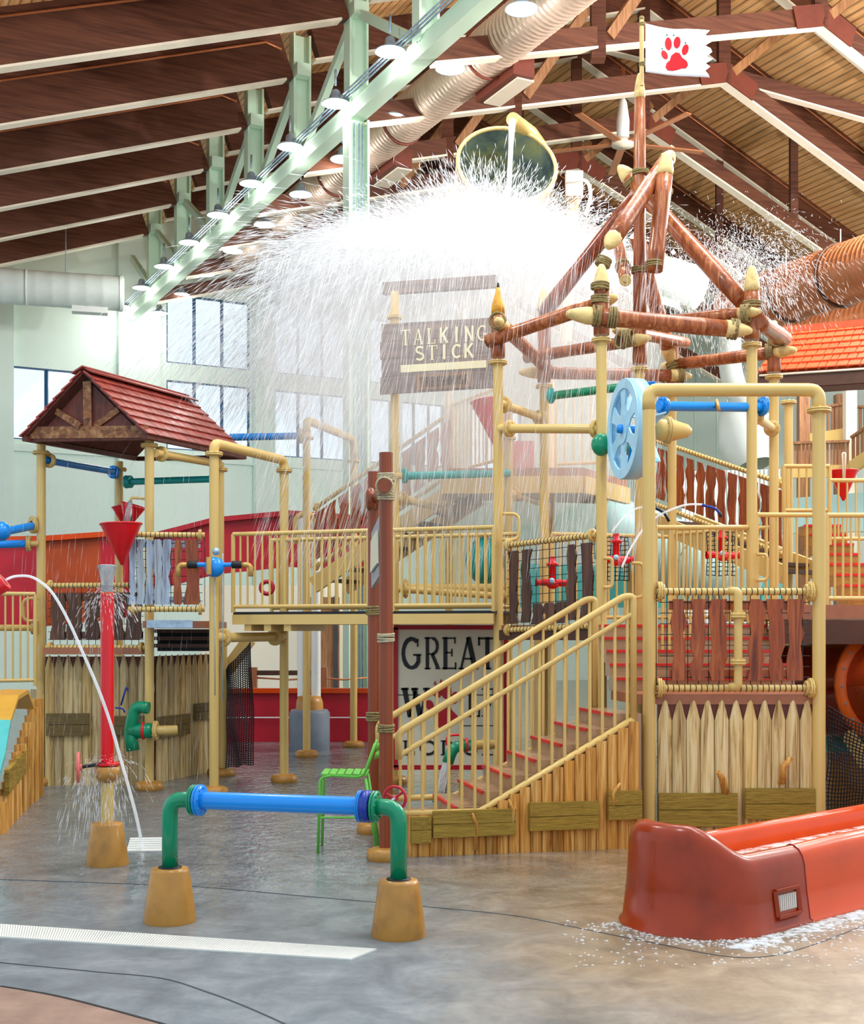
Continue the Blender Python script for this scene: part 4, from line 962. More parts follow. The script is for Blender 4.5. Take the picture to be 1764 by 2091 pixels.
for k2 in range(6):
    a = k2*math.pi/3+.52; t0 = wx*math.cos(a)+wz*math.sin(a); t1 = -wx*math.sin(a)+wz*math.cos(a)
    MB().poly([wc+t0*.1-t1*.1, wc+t0*.25-t1*.055, wc+t0*.46-t1*.1, wc+t0*.46+t1*.1, wc+t0*.25+t1*.055, wc+t0*.1+t1*.1], -wn*.02).build('spoke', M['paleblue'], ww)
MB().lathe(wc, [(.05, -.3), (.05, .02), (.045, .06), (0, .07)], wn).build('axle', M['blue'], ww)
for k2 in range(6):
    a = k2*math.pi/3+.1
    MB().add([WP(.18, a, -.1), WP(.5, a, -.1), WP(.52, a+.1, -.3), WP(.2, a+.1, -.3)], [(0, 1, 2, 3)]).build('paddle', M['blue' if k2 in (1, 4) else 'paleblue'], ww, solid=.015)
bp = P(1340, 880, 13.3)
MB().lathe(wc - wn*.35, [(.06, 0), (.1, .02), (.12, .08), (.12, .2), (.09, .3), (.07, .38), (.03, .42)], -wn).build('bearing', M['pipe'], ww)
flange(wc-wn*.5, wn, M['pipe'], ww, .15, .1)
# ================================================================== front tower
DF = 12.6
F1, F2 = xy(1325, DF), xy(1672, DF)
ft = thing('play_tower', 'beige pipe frame of the front tower with overhead pipe', 'play tower', V(F1.x, F1.y, 0))
zt = zat(796, DF)
post(F1, zt-.15, ft, (), r=.064); post(F2, zt-.2, ft, (zat(838, DF),), r=.064)
pipe('overhead_pipe', [V(F1.x, F1.y, zt-.2), V(F1.x, F1.y, zt), V(F2.x, F2.y, zt), V(F2.x, F2.y, zt-.22)], .066, M['pipe'], ft, .16)
ZL = 1.48
ld_ = thing('stair_landing', 'brown landing of the front tower with red edged steps', 'platform', V(F1.x, F1.y, ZL))
MB().poly([V(F1.x-.1, DF+.02, ZL), V(F2.x+.05, DF+.02, ZL), V(F2.x+.05, 13.5, ZL), V(F1.x-.25, 13.5, ZL)], V(0, 0, -.1)).build('landing_board', M['deck'], ld_)
for i in range(5):
    z = ZL+.14*(i+1); y = 13.35+.28*i
    s = boxi('step', V(2.85, y+.16, z-.07), (1.9, .34, .14), M['tread'], ld_)
    boxi('nosing', V(2.85, y-.012, z-.012), (1.9, .03, .03), M['nose'], s)
L_ = .0
picket_panel('picket_fence', 'tall pale picket palisade on the front tower', xy(1343, DF+.02), xy(1662, DF+.02), .0, zat(1430, DF), 11, 'picket', .2, [(.0, .5, zat(1687, DF), zat(1618, DF)), (.55, .99, zat(1672, DF), zat(1608, DF))])
sl = [((a-1340)/320, (c-1340)/320) for a, c in ((1371, 1398), (1411, 1438), (1449, 1481), (1528, 1558), (1568, 1598), (1609, 1636))]
fp = slat_panel('slat_panel', 'six wavy red brown slats laced across the front tower', xy(1340, DF), xy(1660, DF), zat(1405, DF), zat(1208, DF), sl, 'slat', inset=.075)
o = pipe('riser_pipe', [P(1490, 1207, 12.5), P(1507, 1207, 12.45), P(1507, 1402, 12.45), P(1490, 1403, 12.5)], .042, M['pipe'], fp, .08)
for y_ in (1257, 1352): flange(P(1507, y_, 12.45), V(0, 0, 1), M['pipe'], o, .078, .1)
for y_ in (1208, 1405):
    for x_ in (1346, 1655): flange(P(x_, y_, DF), V(1, 0, 0), M['pipe'], fp, .1, .09)
# ---- staircase
A0 = V(-.215, 11.92, 0); ES = V(.978, .208, 0); NS = V(-.208, .978, 0)
def S(s, n, z): return A0 + ES*s + NS*n + V(0, 0, z)
RZ = math.atan2(ES.y, ES.x)
st = thing('staircase', 'wet brown staircase with red edged treads', 'stairs', S(0, .5, 0))
for i in range(7):
    z = .43+.145*i; s0 = .47+.26*i
    o = MB().add([S(s0, .07, 0.0), S(s0+.3, .07, 0), S(s0+.3, 1.08, 0), S(s0, 1.08, 0), S(s0, .07, z), S(s0+.3, .07, z), S(s0+.3, 1.08, z), S(s0, 1.08, z)], BOXF).build('step', M['tread'], st)
    MB().bar(S(s0, .07, z-.01), S(s0, 1.08, z-.01), .03, .03).build('nosing', M['nose'], o)
MB().add([S(-.12, .07, 0), S(.47, .07, 0), S(.47, 1.08, 0), S(-.12, 1.08, 0), S(-.12, .07, .3), S(.47, .07, .3), S(.47, 1.08, .3), S(-.12, 1.08, .3)], BOXF).build('bottom_step', M['tread'], st)
def zbot(s): return .397 if s < .68 else .397+.555*(s-.68)
def ztop(s): return 1.215+.578*s
def stair_rail(label, n, s0, s1):
    t = thing('stair_railing', label, 'railing', S(s0, n, .4))
    pipe('top_rail', [S(s0, n, ztop(s0)-.25), S(s0, n, ztop(s0)), S(s1-.1, n, ztop(s1-.1)), S(s1, n, ztop(s1)-.05), S(s1, n, zbot(s1))], .034, M['pipe'], t, .06)
    pipe('bottom_rail', [S(s0, n, zbot(s0)), S(.68, n, .397), S(s1, n, zbot(s1))], .032, M['pipe'], t)
    rod('mid_rail', S(s0, n, ztop(s0)-.22), S(s1, n, ztop(s1)-.22), .025, M['pipe'], t, 12)
    k2 = s0+.1
    while k2 < s1-.05:
        rod('baluster', S(k2, n, zbot(k2)), S(k2, n, ztop(k2)), .0155, M['pipe'], t, 8); k2 += .127
    return t
stair_rail('near railing of the staircase above the plank fence', .0, -.1, 2.22)
stair_rail('far railing of the staircase behind the treads', 1.12, -.1, 2.22)
pf = picket_panel('plank_fence', 'golden plank fence cut to the slope of the staircase', S(-.03, -.03, 0), S(2.27, -.03, 0), 0, 1.3, 21, 'picketgold', 0, [], tops=lambda q: zbot(-.03+2.3*q)-.02)
for s0, s1, za, zb in ((.0, .19, .13, .38), (.21, 1.01, .177, .43), (1.146, 1.83, .21, .48), (1.93, 2.27, .29, .57)):
    for k2 in range(2):
        h = (zb-za)/2; boxi('board', S((s0+s1)/2, -.085, za+h*(k2+.5)), (s1-s0, .05, h*.96), M['olive'], pf, RZ)
for s_, z_, dx in ((1.98, .55, .06), (.98, .42, -.05), (.62, .30, -.04)):
    MB().tube([S(s_, -.08, z_-.25), S(s_, -.1, z_), S(s_+dx, -.13, z_+.1)], [.02, .02, .01], 8).build('branch_stub', M['picketgold'], pf)
for px_, py_, dx in ((1465, 1590, 14), (1595, 1560, 22)): MB().tube([P(px_+dx, py_-14, 12.5), P(px_+4, py_+6, 12.53), P(px_, py_+40, 12.57)] if px_ > 1500 else [P(px_, py_-14, 12.5), P(px_+10, py_, 12.53), P(px_+16, py_+30, 12.57)], [.02, .035, .035], 8).build('branch_stub', M['picketgold'], pf)

# ---- pair of log posts with edge-on sign
S1, S2 = xy(788, 11.74), xy(763, 13.3)
lp = thing('log_signpost', 'pair of dark red log posts lashed with rope', 'signpost', S1)
for p_, top_, r_ in ((S1, 3.75, .063), (S2, 3.77, .062)):
    rod('log_post', p_+V(0, 0, 0), p_+V(0, 0, top_), r_, M['logdark'], lp, 16)
    MB().lathe(p_, [(.17, 0), (.18, .03), (.17, .09), (.12, .11), (.06, .115)], n=20).build('post_foot', M['foot'], lp)
rod('cross_log', P(785, 992, 11.45), V(S2.x, S2.y+.15, zat(992, 11.6)), .062, M['logdark'], lp, 14)
for y_, m_ in ((975, 'ropepale'), (1012, 'ropepale'), (1302, 'ropepale'), (1487, 'rope')): rope(P(788, y_, 11.74), V(0, 0, 1), .066, lp, 4, .011, m_)
rope(P(785, 992, 11.6), V(0, 1, 0), .068, lp, 2, .011, 'ropepale')
for y_ in (1247, 1463): rope(P(763, y_, 13.3), V(0, 0, 1), .066, lp, 4, .012, 'rope')
MB().torus(P(757, 1020, 12.6), V(1, .1, 0), .075, .045, 18, 8).build('ring_log', M['logdark'], lp)
sg = thing('edge_sign', 'blue grey metal sign seen edge on between log posts', 'sign', V(S1.x, 12.5, 2.5))
z0_, z1_ = 2.55, 3.22; a_, c_ = S1.lerp(S2, .1), S1.lerp(S2, .92)
MB().poly([a_+V(0, 0, z0_+.1), c_+V(0, 0, z0_), c_+V(0, 0, z1_-.1), a_+V(0, 0, z1_)], V(-.035, 0, 0)).build('sign_back', M['galv'], sg)
MB().poly([a_.lerp(c_, .15)+V(-.04, 0, z0_+.2), a_.lerp(c_, .85)+V(-.04, 0, z0_+.15), a_.lerp(c_, .8)+V(-.04, 0, z1_-.2), a_.lerp(c_, .2)+V(-.04, 0, z1_-.15)], V(-.02, 0, 0)).build('wood_plate', M['signcream'], sg)

# ---- letters built from strokes
def arc(cx, cy, rx, ry, a0, a1, n=12): return [(cx+rx*math.cos(math.radians(a0+(a1-a0)*i/n)), cy+ry*math.sin(math.radians(a0+(a1-a0)*i/n))) for i in range(n+1)]
GL = {
 'G': [(arc(.52, .5, .42, .45, 50, 320), .15), ([(.86, .2), (.86, .45)], .14), ([(.6, .45), (1, .45)], .07), ([(.82, .7), (.82, .95)], .06)],
 'R': [([(.22, 0), (.22, 1)], .16), ([(.05, .03), (.42, .03)], .06), ([(.05, .97), (.55, .97)], .07), ([(.25, .48), (.55, .48)], .07), (arc(.52, .72, .3, .24, -90, 90), .13), ([(.5, .48), (.85, .05)], .16), ([(.7, .03), (1, .03)], .06)],
 'E': [([(.25, 0), (.25, 1)], .17), ([(.05, .035), (.9, .035)], .07), ([(.05, .965), (.85, .965)], .07), ([(.25, .52), (.65, .52)], .07), ([(.88, 0), (.88, .22)], .07), ([(.84, .8), (.84, 1)], .07), ([(.65, .4), (.65, .64)], .06)],
 'A': [([(.12, 0), (.5, 1)], .08), ([(.5, 1), (.85, 0)], .17), ([(.25, .33), (.72, .33)], .07), ([(0, .03), (.28, .03)], .06), ([(.66, .03), (1.02, .03)], .06)],
 'T': [([(.5, 0), (.5, 1)], .18), ([(.02, .96), (.98, .96)], .08), ([(.05, .74), (.05, 1)], .07), ([(.95, .74), (.95, 1)], .07), ([(.3, .03), (.7, .03)], .06)],
 'W': [([(.1, 1), (.3, 0)], .13), ([(.3, 0), (.5, .9)], .06), ([(.45, 1), (.68, 0)], .13), ([(.68, 0), (.9, 1)], .06), ([(-.02, .97), (.25, .97)], .06), ([(.35, .97), (.6, .97)], .06), ([(.78, .97), (1.02, .97)], .06)],
 'L': [([(.28, 0), (.28, 1)], .17), ([(.08, .97), (.5, .97)], .06), ([(.08, .035), (.92, .035)], .07), ([(.9, 0), (.9, .28)], .08)],
 'F': [([(.28, 0), (.28, 1)], .17), ([(.08, .03), (.5, .03)], .06), ([(.08, .965), (.92, .965)], .07), ([(.9, .75), (.9, 1)], .08), ([(.28, .5), (.68, .5)], .07), ([(.68, .38), (.68, .62)], .06)],
 'O': [(arc(.5, .5, .4, .44, 0, 360, 20), .13)],
 'D': [([(.22, 0), (.22, 1)], .15), (arc(.3, .5, .55, .46, -90, 90), .13), ([(.05, .03), (.4, .03)], .06), ([(.05, .97), (.4, .97)], .06)],
 'K': [([(.2, 0), (.2, 1)], .22), ([(.25, .45), (.85, 1)], .2), ([(.4, .55), (.9, 0)], .22)], 'I': [([(.5, 0), (.5, 1)], .24)],
 'N': [([(.16, 0), (.16, 1)], .2), ([(.84, 0), (.84, 1)], .2), ([(.18, .95), (.82, .05)], .2)],
 'S': [(arc(.5, .74, .32, .2, 30, 270, 10), .18), (arc(.5, .28, .34, .22, 90, -150, 10), .18)], 'C': [(arc(.55, .5, .4, .42, 45, 315), .2)],
 'H': [([(.16, 0), (.16, 1)], .2), ([(.84, 0), (.84, 1)], .2), ([(.16, .5), (.84, .5)], .18)], 'U': [([(.16, 1), (.16, .35)], .2), (arc(.5, .35, .34, .28, 180, 360), .2), ([(.84, .35), (.84, 1)], .2)],
}
def letter(ch, x0, x1, yb, yt, place, mat, parent, thick, rough=0.0):
    """strokes of one letter inside the pixel box, each a flat ribbon placed by place(px, py)"""
    b = MB(); asp = (yb-yt)/(x1-x0); rr = random.Random(ord(ch)+int(x0))
    for pts, w in GL[ch]:
        m = len(pts); Lp, Rp = [], []
        for i, (x, y) in enumerate(pts):
            a, c = pts[max(0, i-1)], pts[min(m-1, i+1)]
            dx, dy = (c[0]-a[0]), (c[1]-a[1])*asp; l = math.hypot(dx, dy) or 1; nx, ny = -dy/l, dx/l/asp
            w2 = w/2*(1.35 if rough else 1)*(1+rr.uniform(-rough, rough)); Lp.append((x+nx*w2, y+ny*w2)); Rp.append((x-nx*w2, y-ny*w2))
        def T(q): return place(x0+q[0]*(x1-x0), yb+(yt-yb)*q[1])
        n0 = len(Lp); vs = [T(q) for q in Lp]+[T(q) for q in Rp]; vs += [v_+thick for v_ in vs]; fs = []
        for i in range(n0-1):
            fs += [(i, i+1, n0+i+1, n0+i), (2*n0+i, 3*n0+i, 3*n0+i+1, 2*n0+i+1), (i, 2*n0+i, 2*n0+i+1, i+1), (n0+i, n0+i+1, 3*n0+i+1, 3*n0+i)]
        fs += [(0, n0, 3*n0, 2*n0), (n0-1, 3*n0-1, 4*n0-1, 2*n0-1)]
        b.add(vs, fs)
    return b.build('letter', mat, parent)
DS = 16.9
ws = thing('lettered_sign', 'large cream sign with black serif lettering and red paw under bridge', 'sign', P(920, 1572, DS))
MB().poly([P(806, 1572, DS), P(1036, 1572, DS), P(1036, 1276, DS), P(806, 1276, DS)], V(0, .06, 0)).build('sign_board', M['signcream'], ws)
for a_, c_ in (((804, 1567), (1038, 1567)), ((804, 1281), (1038, 1281)), ((808, 1567), (808, 1281)), ((1033, 1567), (1033, 1281))):
    p_, q_ = P(*a_, DS-.01), P(*c_, DS-.01); MB().bar(p_, q_, .03, .06, V(0, 0, 1) if abs(p_.z-q_.z) < .1 else V(1, 0, 0)).build('border', M['signpaw'], ws)
pl = lambda x, y: P(x, y, DS-.012)
for ch, x0, x1 in (('G', 819, 860), ('R', 865, 899), ('E', 901, 934), ('A', 936, 976), ('T', 976, 1014)): letter(ch, x0, x1, 1367, 1301, pl, M['signblack'], ws, V(0, .012, 0), .12)
for ch, x0, x1 in (('W', 820, 876), ('L', 952, 981), ('F', 981, 1010)): letter(ch, x0, x1, 1464, 1405, pl, M['signblack'], ws, V(0, .012, 0), .12)
for ch, x0, x1 in (('L', 820, 848), ('O', 855, 893), ('D', 898, 932), ('G', 944, 976), ('E', 982, 1011)): letter(ch, x0, x1, 1542, 1512, pl, M['signblack'], ws, V(0, .012, 0))
for y_, x0, x1 in ((1419, 812, 1028), (1482, 945, 1028)): MB().bar(P(x0, y_, DS-.002), P(x1, y_, DS-.002), .008, .012).build('rule', M['signblack'], ws)
for bb in (blob(893, 1412, 9, 13, -.1), blob(911, 1412, 10, 15, .05), blob(928, 1425, 8, 13, .3), blob(877, 1440, 8, 11, -.4)): MB().poly([P(x, y, DS-.012) for x, y in bb], V(0, .012, 0)).build('paw_pad', M['signpaw'], ws)
MB().poly([P(x, y, DS-.012) for x, y in ((905, 1436), (916, 1436), (922, 1450), (934, 1462), (932, 1478), (918, 1482), (908, 1486), (896, 1486), (890, 1474), (894, 1460), (899, 1446))], V(0, .012, 0)).build('paw_pad', M['signpaw'], ws)
for x, y in ((888, 1394), (900, 1390)): MB().poly([P(x-3, y+4, DS-.012), P(x+3, y+4, DS-.012), P(x, y-4, DS-.012)], V(0, .012, 0)).build('claw_mark', M['signpaw'], ws)
# ---- treehouse sign
def TS(px_, py_, off=0.0): return P(px_, py_, 17.45-.45*(px_-780)/230-off)
ts = thing('treehouse_sign', 'brown plank sign with cream lettering behind the falling water', 'sign', TS(895, 805))
for i in range(4):
    y0, y1 = 662+36*i, 662+36*(i+1)-1; sk = -14
    MB().poly([TS(779-(i % 2)*3, y1), TS(1012, y1+sk), TS(1012, y0+sk), TS(779-(i % 2)*3, y0)], V(0, .05, 0)).build('plank', M['signbrown'], ts)
tl_ = lambda x, y: TS(x, y-(x-780)*.06+6, .02)
for i, ch in enumerate('TALKING'): letter(ch, 818+26*i, 838+26*i, 702, 670, tl_, M['lettercream'], ts, V(0, .03, 0))
for i, ch in enumerate('STICK'): letter(ch, 846+25*i, 868+25*i, 735, 705, tl_, M['lettercream'], ts, V(0, .03, 0))
MB().poly([tl_(818, 757), tl_(993, 757), tl_(993, 742), tl_(818, 742)], V(0, .03, 0)).build('strip_plate', M['lettercream'], ts)
MB().poly([tl_(850, 795), tl_(965, 795), tl_(965, 763), tl_(850, 763)], V(0, .03, 0)).build('name_plate', M['balus'], ts)
tl2 = lambda x, y: TS(x, y-(x-780)*.06+6, .045)
for i, ch in enumerate('TREEHOUSE'): letter(ch, 856+11.5*i, 865+11.5*i, 788, 769, tl2, M['signblack'], ts, V(0, .02, 0))
hb = thing('sign_header', 'brown header beam on posts over the treehouse sign', 'beam', P(895, 590, 17.6)); MB().bar(P(783, 590, 17.7), P(1014, 575, 17.2), .1, .16).build('beam', M['signbrown'], hb)

# ---- rear tower
bt = thing('play_tower', 'rear beige pipe tower behind the bridge carrying the signs', 'play tower', xy(917, 20.2))
r1, r2, r3, r4 = xy(806, 17.6), xy(1038, 18.1), xy(917, 20.2), xy(1125, 20.7)
for q_, z_ in ((r1, zat(596, 17.6)), (r2, 5.2), (r3, 6.6), (r4, 6.3)): post(q_, z_, bt, (z_-.35,), r=.06)
cross(V(r1.x, r1.y, zat(1015, 17.6)), V(r3.x, r3.y, zat(1042, 20.2)), bt, .055, 'pipe', (.1, .92)); cross(V(r2.x, r2.y, zat(1005, 18.1)), V(r4.x, r4.y, zat(1034, 20.7)), bt, .055, 'pipe', (.1, .92))
o = cross(P(822, 972, 17.5), P(1040, 966, 18.0), bt, .055, 'teal', (.02,), 'teal_cross_pipe'); rod('stub', P(806, 972, 17.6), P(824, 972, 17.5), .045, M['pipe'], o)
cross(V(r2.x, r2.y, 2.6)+V(0, 0, .0), V(r1.x, r1.y, zat(1202, 17.6)), bt, .05, 'pipe', (.05, .92))
ud = thing('upper_deck', 'high rear platform with grey underside behind the falling water', 'platform', P(1060, 1000, 20))
zu = zat(978, 20)
MB().poly([V(r3.x-.1, r3.y+1.5, zu), V(r2.x-.9, r2.y+.6, zu), V(2.2, 18.6, zu), V(3.1, 20.2, zu), V(3.0, 22.5, zu)], V(0, 0, -.14)).build('deck_board', M['deck'], ud)
for a_, c_ in ((V(r2.x-.9, r2.y+.6, zu-.25), V(2.2, 18.6, zu-.25)), (V(2.2, 18.6, zu-.25), V(3.1, 20.2, zu-.25)), (V(r2.x-.9, r2.y+.6, zu-.25), V(r3.x-.1, r3.y+1.5, zu-.25))): MB().bar(a_, c_, .1, .25).build('edge_beam', M['pipe'], ud)
guard('guard_railing', 'washed out railing of the high rear platform left part', V(r3.x+.05, r3.y-.3, 0), xy(1012, 18.6), zu+.1, zu+1.15, .13)
guard('guard_railing', 'washed out railing of the high rear platform right part', xy(1135, 19.0), xy(1225, 18.8), zu+.1, zu+1.15, .13)
cone('cone_bucket', 'tall pink red cone bucket behind the left log tower post', P(995, 818, 17.9), .24, .62, tilt=V(.15, 0, -1))
t = thing('red_tank', 'crimson ribbed box on the high rear platform', 'box', P(1062, 960, 19.5))
for i in range(4): boxi('rib', P(1044+13*i, 940, 19.5), (.085, .3, .55), M['crimson'], t)
# rear stairs
def rear_stair(label, label2, p0, p1, z0, z1, dz, n, side, steps=True):
    slat_panel('slat_panel', label, p0, p1, z0, z1, [((i+.12)/n, (i+.85)/n) for i in range(n)], 'slat', inset=.1, dz=dz, rails=True, net=False, boards=False)
    t = thing('rear_stair', label2, 'stairs', V(p0.x, p0.y, z0-.5))
    d = p1-p0; nn = V(-d.y, d.x, 0).normalized()
    a, c = V(p0.x, p0.y, z0-.28), V(p1.x, p1.y, z0+dz-.28)
    MB().bar(a, c, .07, .26).build('stringer', M['pipe'], t); MB().bar(a+nn*1.1, c+nn*1.1, .07, .26).build('stringer', M['pipe'], t)
    for i in range(8):
        q = a.lerp(c, (i+.5)/8); MB().bar(q+nn*.0, q+nn*1.1, .26, .05).build('tread', M['dark'], t)
rear_stair('dark wet slats along the rear stair left of centre', 'rear stair climbing right behind the bridge', xy(640, 20.6), xy(925, 19.6), zat(1160, 20.6), zat(1040, 20.6), 1.42, 11, 1)
rear_stair('red brown slats along the rear stair on the right', 'rear stair descending right behind the water wheel', xy(1320, 19.6), xy(1600, 17.6), zat(1022, 19.6), zat(893, 19.6), -.95, 13, 1)
t = thing('teal_tube_end', 'dark teal rounded tube end behind the bridge railing', 'slide', P(985, 1145, 19)); MB().ball(P(990, 1145, 19.0), .42, 20, 12, (.7, 1, .85)).build('tube_end', M['teal'], t); MB().torus(P(990, 1145, 19.0), V(1, .2, 0), .37, .02, 24, 6).build('seam', M['green'], t)
t = thing('beige_pump_pipe', 'thick beige pipe with flange behind the bridge balusters', 'pipe', P(900, 1202, 18.4)); rod('pipe', P(828, 1202, 18.4), P(1040, 1202, 18.4), .075, M['pipe'], t); flange(P(828, 1202, 18.4), V(1, 0, 0), M['pipe'], t, .14, .1)
# pipe arch and big column far behind bridge
t = thing('pipe_arch', 'far pale pipe arch with round feet behind the bridge', 'pipe frame', xy(627, 21.4))
a_, c_ = xy(626, 21.4), xy(722, 23.2); z_ = zat(858, 21.4)
post(a_, z_-.2, t, (z_-.3,), r=.065); post(c_, z_-.35, t, (z_-.45,), r=.065); pipe('top_pipe', [V(a_.x, a_.y, z_-.2), V(a_.x, a_.y, z_), V(c_.x, c_.y, z_-.05), V(c_.x, c_.y, z_-.4)], .07, M['pipe'], t, .2)
o = rod('blue_cross_pipe', P(470, 893, 21), P(612, 890, 21.4), .06, M['blue'], t); flange(P(614, 890, 21.4), V(1, 0, 0), M['pipe'], o, .13, .1)
t = thing('twin_column', 'twin pale pipe column on blue grey pedestal with tan collar', 'column', xy(632, 22.6)); q_ = xy(632, 22.6)
MB().lathe(q_, [(.36, 0), (.36, .66), (.32, .72), (0, .72)], n=28).build('pedestal', M['grey'], t); MB().lathe(q_, [(.25, .7), (.24, .85), (.2, .96), (.1, .97), (0, .97)], n=24).build('collar', M['foot'], t)
for px_ in (617, 645): rod('pipe', V(xy(px_, 22.6).x, 22.6, .95), V(xy(px_, 22.6).x, 22.6, 4.2), .085, M['white'], t, 14)
pipe('loop_pipe', [P(603, 1110, 22), P(603, 1050, 22), P(645, 1050, 22), P(645, 1110, 22)], .05, M['pipe'], t, .3)

# ---- red flumes behind
def flume(label, pts, ht, cols_, rim='orange', d2=.9):
    t = thing('red_flume', label, 'slide', pts[0]-V(0, 0, ht))
    for i in range(len(pts)-1):
        a, c = pts[i], pts[i+1]
        MB().add([a-V(0, 0, ht), c-V(0, 0, ht), c, a]+[q+V(0, .1, 0) for q in (a-V(0, 0, ht), c-V(0, 0, ht), c, a)], BOXF).build('flume_panel', M[cols_[i % len(cols_)]], t)
        MB().bar(a+V(0, -.02, 0), c+V(0, -.02, 0), .2, .09).build('rim', M[rim], t)
    return t
flume('tall red and rust flume wall behind the left tower', [P(-30, 1103, 21.5), P(90, 1100, 21.8), P(205, 1092, 22.2), P(262, 1086, 22.4)], 1.5, ['crimson', 'rust', 'crimson'])
flume('upper red flume seen behind the bridge railing at left', [P(300, 1098, 23.5), P(440, 1062, 23.5), P(590, 1048, 23.8), P(760, 1060, 24)], 1.0, ['crimson'], 'crimson')
t = flume('low crimson flume wall standing on the wet floor', [P(430, 1410, 24.3), P(560, 1410, 24.3), P(680, 1410, 24.3), P(800, 1410, 24.3)], .98, ['crimson'])
MB().bar(P(430, 1465, 24.2), P(800, 1465, 24.2), .02, .02).build('seam_line', M['white'], t)
t = thing('rope_fence', 'brown post and rope fence beyond the low red flume', 'fence', P(520, 1410, 26.5))
for px_ in (517, 660): boxi('post', V(xy(px_, 26.5).x, 26.5, .68), (.16, .16, 1.36), M['deck'], t)
MB().bar(P(525, 1374, 26.5), P(655, 1374, 26.5), .06, .1).build('beam', M['dark'], t)
MB().tube([P(524, 1384, 26.5), P(590, 1388, 26.5), P(655, 1384, 26.5), P(700, 1388, 26.5), P(750, 1384, 26.5)], .02, 6).build('rope', M['copper'], t)
an = MB().box(P(540, 1330, 33)-V(0, 0, 0), (3.2, .4, 3.4)).build('wall_annex', M['wallwarm']); tag(an, kind='structure')
an2 = MB().box(P(700, 1325, 34), (2.4, .4, 3.6)).build('wall_annex', M['wallwarm']); tag(an2, kind='structure')
dr = MB().box(P(663, 1335, 32.6), (.75, .1, 2.9)).build('door_1', M['balus']); tag(dr, kind='structure')
MB().box(P(686, 1335, 32.55), (.1, .12, 2.95)).build('door_frame', M['steelshade'], dr)
# green spout by the stairs
t = thing('green_spout', 'green bent spout pouring water behind the stair railing', 'water jet', P(930, 1530, 14.6))
rod('stub_pipe', P(1010, 1520, 15.0), P(955, 1522, 14.6), .055, M['pipe'], t); flange(P(992, 1520, 14.9), V(1, .2, 0), M['pipe'], t, .11, .09)
pipe('spout', [P(960, 1522, 14.6), P(925, 1525, 14.4), P(914, 1558, 14.4)], .065, M['green'], t, .16); MB().torus(P(952, 1522, 14.55), V(1, .1, 0), .07, .018, 18, 6).build('ring', M['red'], t)
pipe('handle', [P(912, 1522, 14.35), P(912, 1502, 14.35), P(942, 1500, 14.35), P(946, 1512, 14.4)], .014, M['red'], t, .06)
MB().tube([P(914, 1556, 14.4), P(906, 1580, 14.3), P(896, 1640, 14.2)], [.05, .05, .08], 10).build('water_stream', M['jet'], t)
# tipping bucket above
BC = P(1035, 336, 21.0); BN = V(.1, -.87, .42).normalized(); BX = BN.cross(V(0, 0, 1)).normalized(); BY = BX.cross(BN)
tb = thing('tipping_bucket', 'huge tipping bucket with dark wet inside pouring water', 'bucket', BC)
def ring(r, off, n=40): return [BC + (BX*math.cos(2*math.pi*k2/n)+BY*math.sin(2*math.pi*k2/n))*r - BN*off for k2 in range(n)]
def bucketin():
    k = N('stained_bucket_lining'); v = k.coord(); f = k.noise(v, 1.4, 5, .6, .5)
    k.l(k.ramp(f, [(.3, '#3c4c55'), (.46, '#6b7a70'), (.6, '#8f9468'), (.74, '#6b4526')]), k.b.inputs['Base Color']); return k.set(Roughness=.2, Coat_Weight=.5)
def bucketout():
    k = N('weathered_bucket_shell'); v = k.coord((1, 1, .4)); f = k.noise(v, 2.4, 6, .6, .6)
    k.l(k.ramp(f, [(.3, '#8e4a34'), (.5, '#c79a78'), (.7, '#e8d9bd')]), k.b.inputs['Base Color']); return k.set(Roughness=.4)
M['bin'] = bucketin(); M['bout'] = bucketout()
MB().grid([ring(.84, 0), ring(.82, .5), ring(.78, 1.0), ring(.7, 1.5)], True, True).build('bucket_shell', M['bout'], tb)
MB().grid([ring(.80, 0), ring(.78, .5), ring(.74, 1.0), ring(.66, 1.45), ring(.01, 1.47)], True, True).build('lining', M['bin'], tb)
MB().tube([p_ for p_ in ring(.82, 0)], .035, 8, closed=True).build('rim', M['tip'], tb)
pp = pipe('fill_pipe', [P(1046, 243, 20.8), P(1085, 272, 21.6), P(1105, 300, 22)], .11, M['pipe'], tb)
MB().tube([P(1046, 246, 20.75), P(1043, 300, 20.6), P(1039, 392, 20.5)], [.06, .04, .04], 8).build('water_stream', M['spray'], tb)
for px_ in (1172, 925):
    rod('support_leg', P(px_, 380, 21.6), P(px_-18 if px_ > 1000 else px_+18, 700, 21.2), .1, M['pipe'], tb)
boxi('pivot_bracket', P(1172, 378, 21.4), (.28, .2, .42), M['beamw'], tb)
MB().tube(fillet([P(1155, 372, 21.3), P(1200, 365, 21.3), P(1208, 400, 21.3), P(1195, 440, 21.3)], .4), .03, 8).build('hose', M['white'], tb)
t = thing('red_nozzle', 'red nozzle half lost in the spray beside the bucket', 'water jet', P(1205, 485, 20.8)); MB().lathe(P(1205, 470, 20.8), [(.12, 0), (.15, .1), (.14, .35), (.08, .4)], V(0, 0, -1)).build('nozzle', M['red'], t)
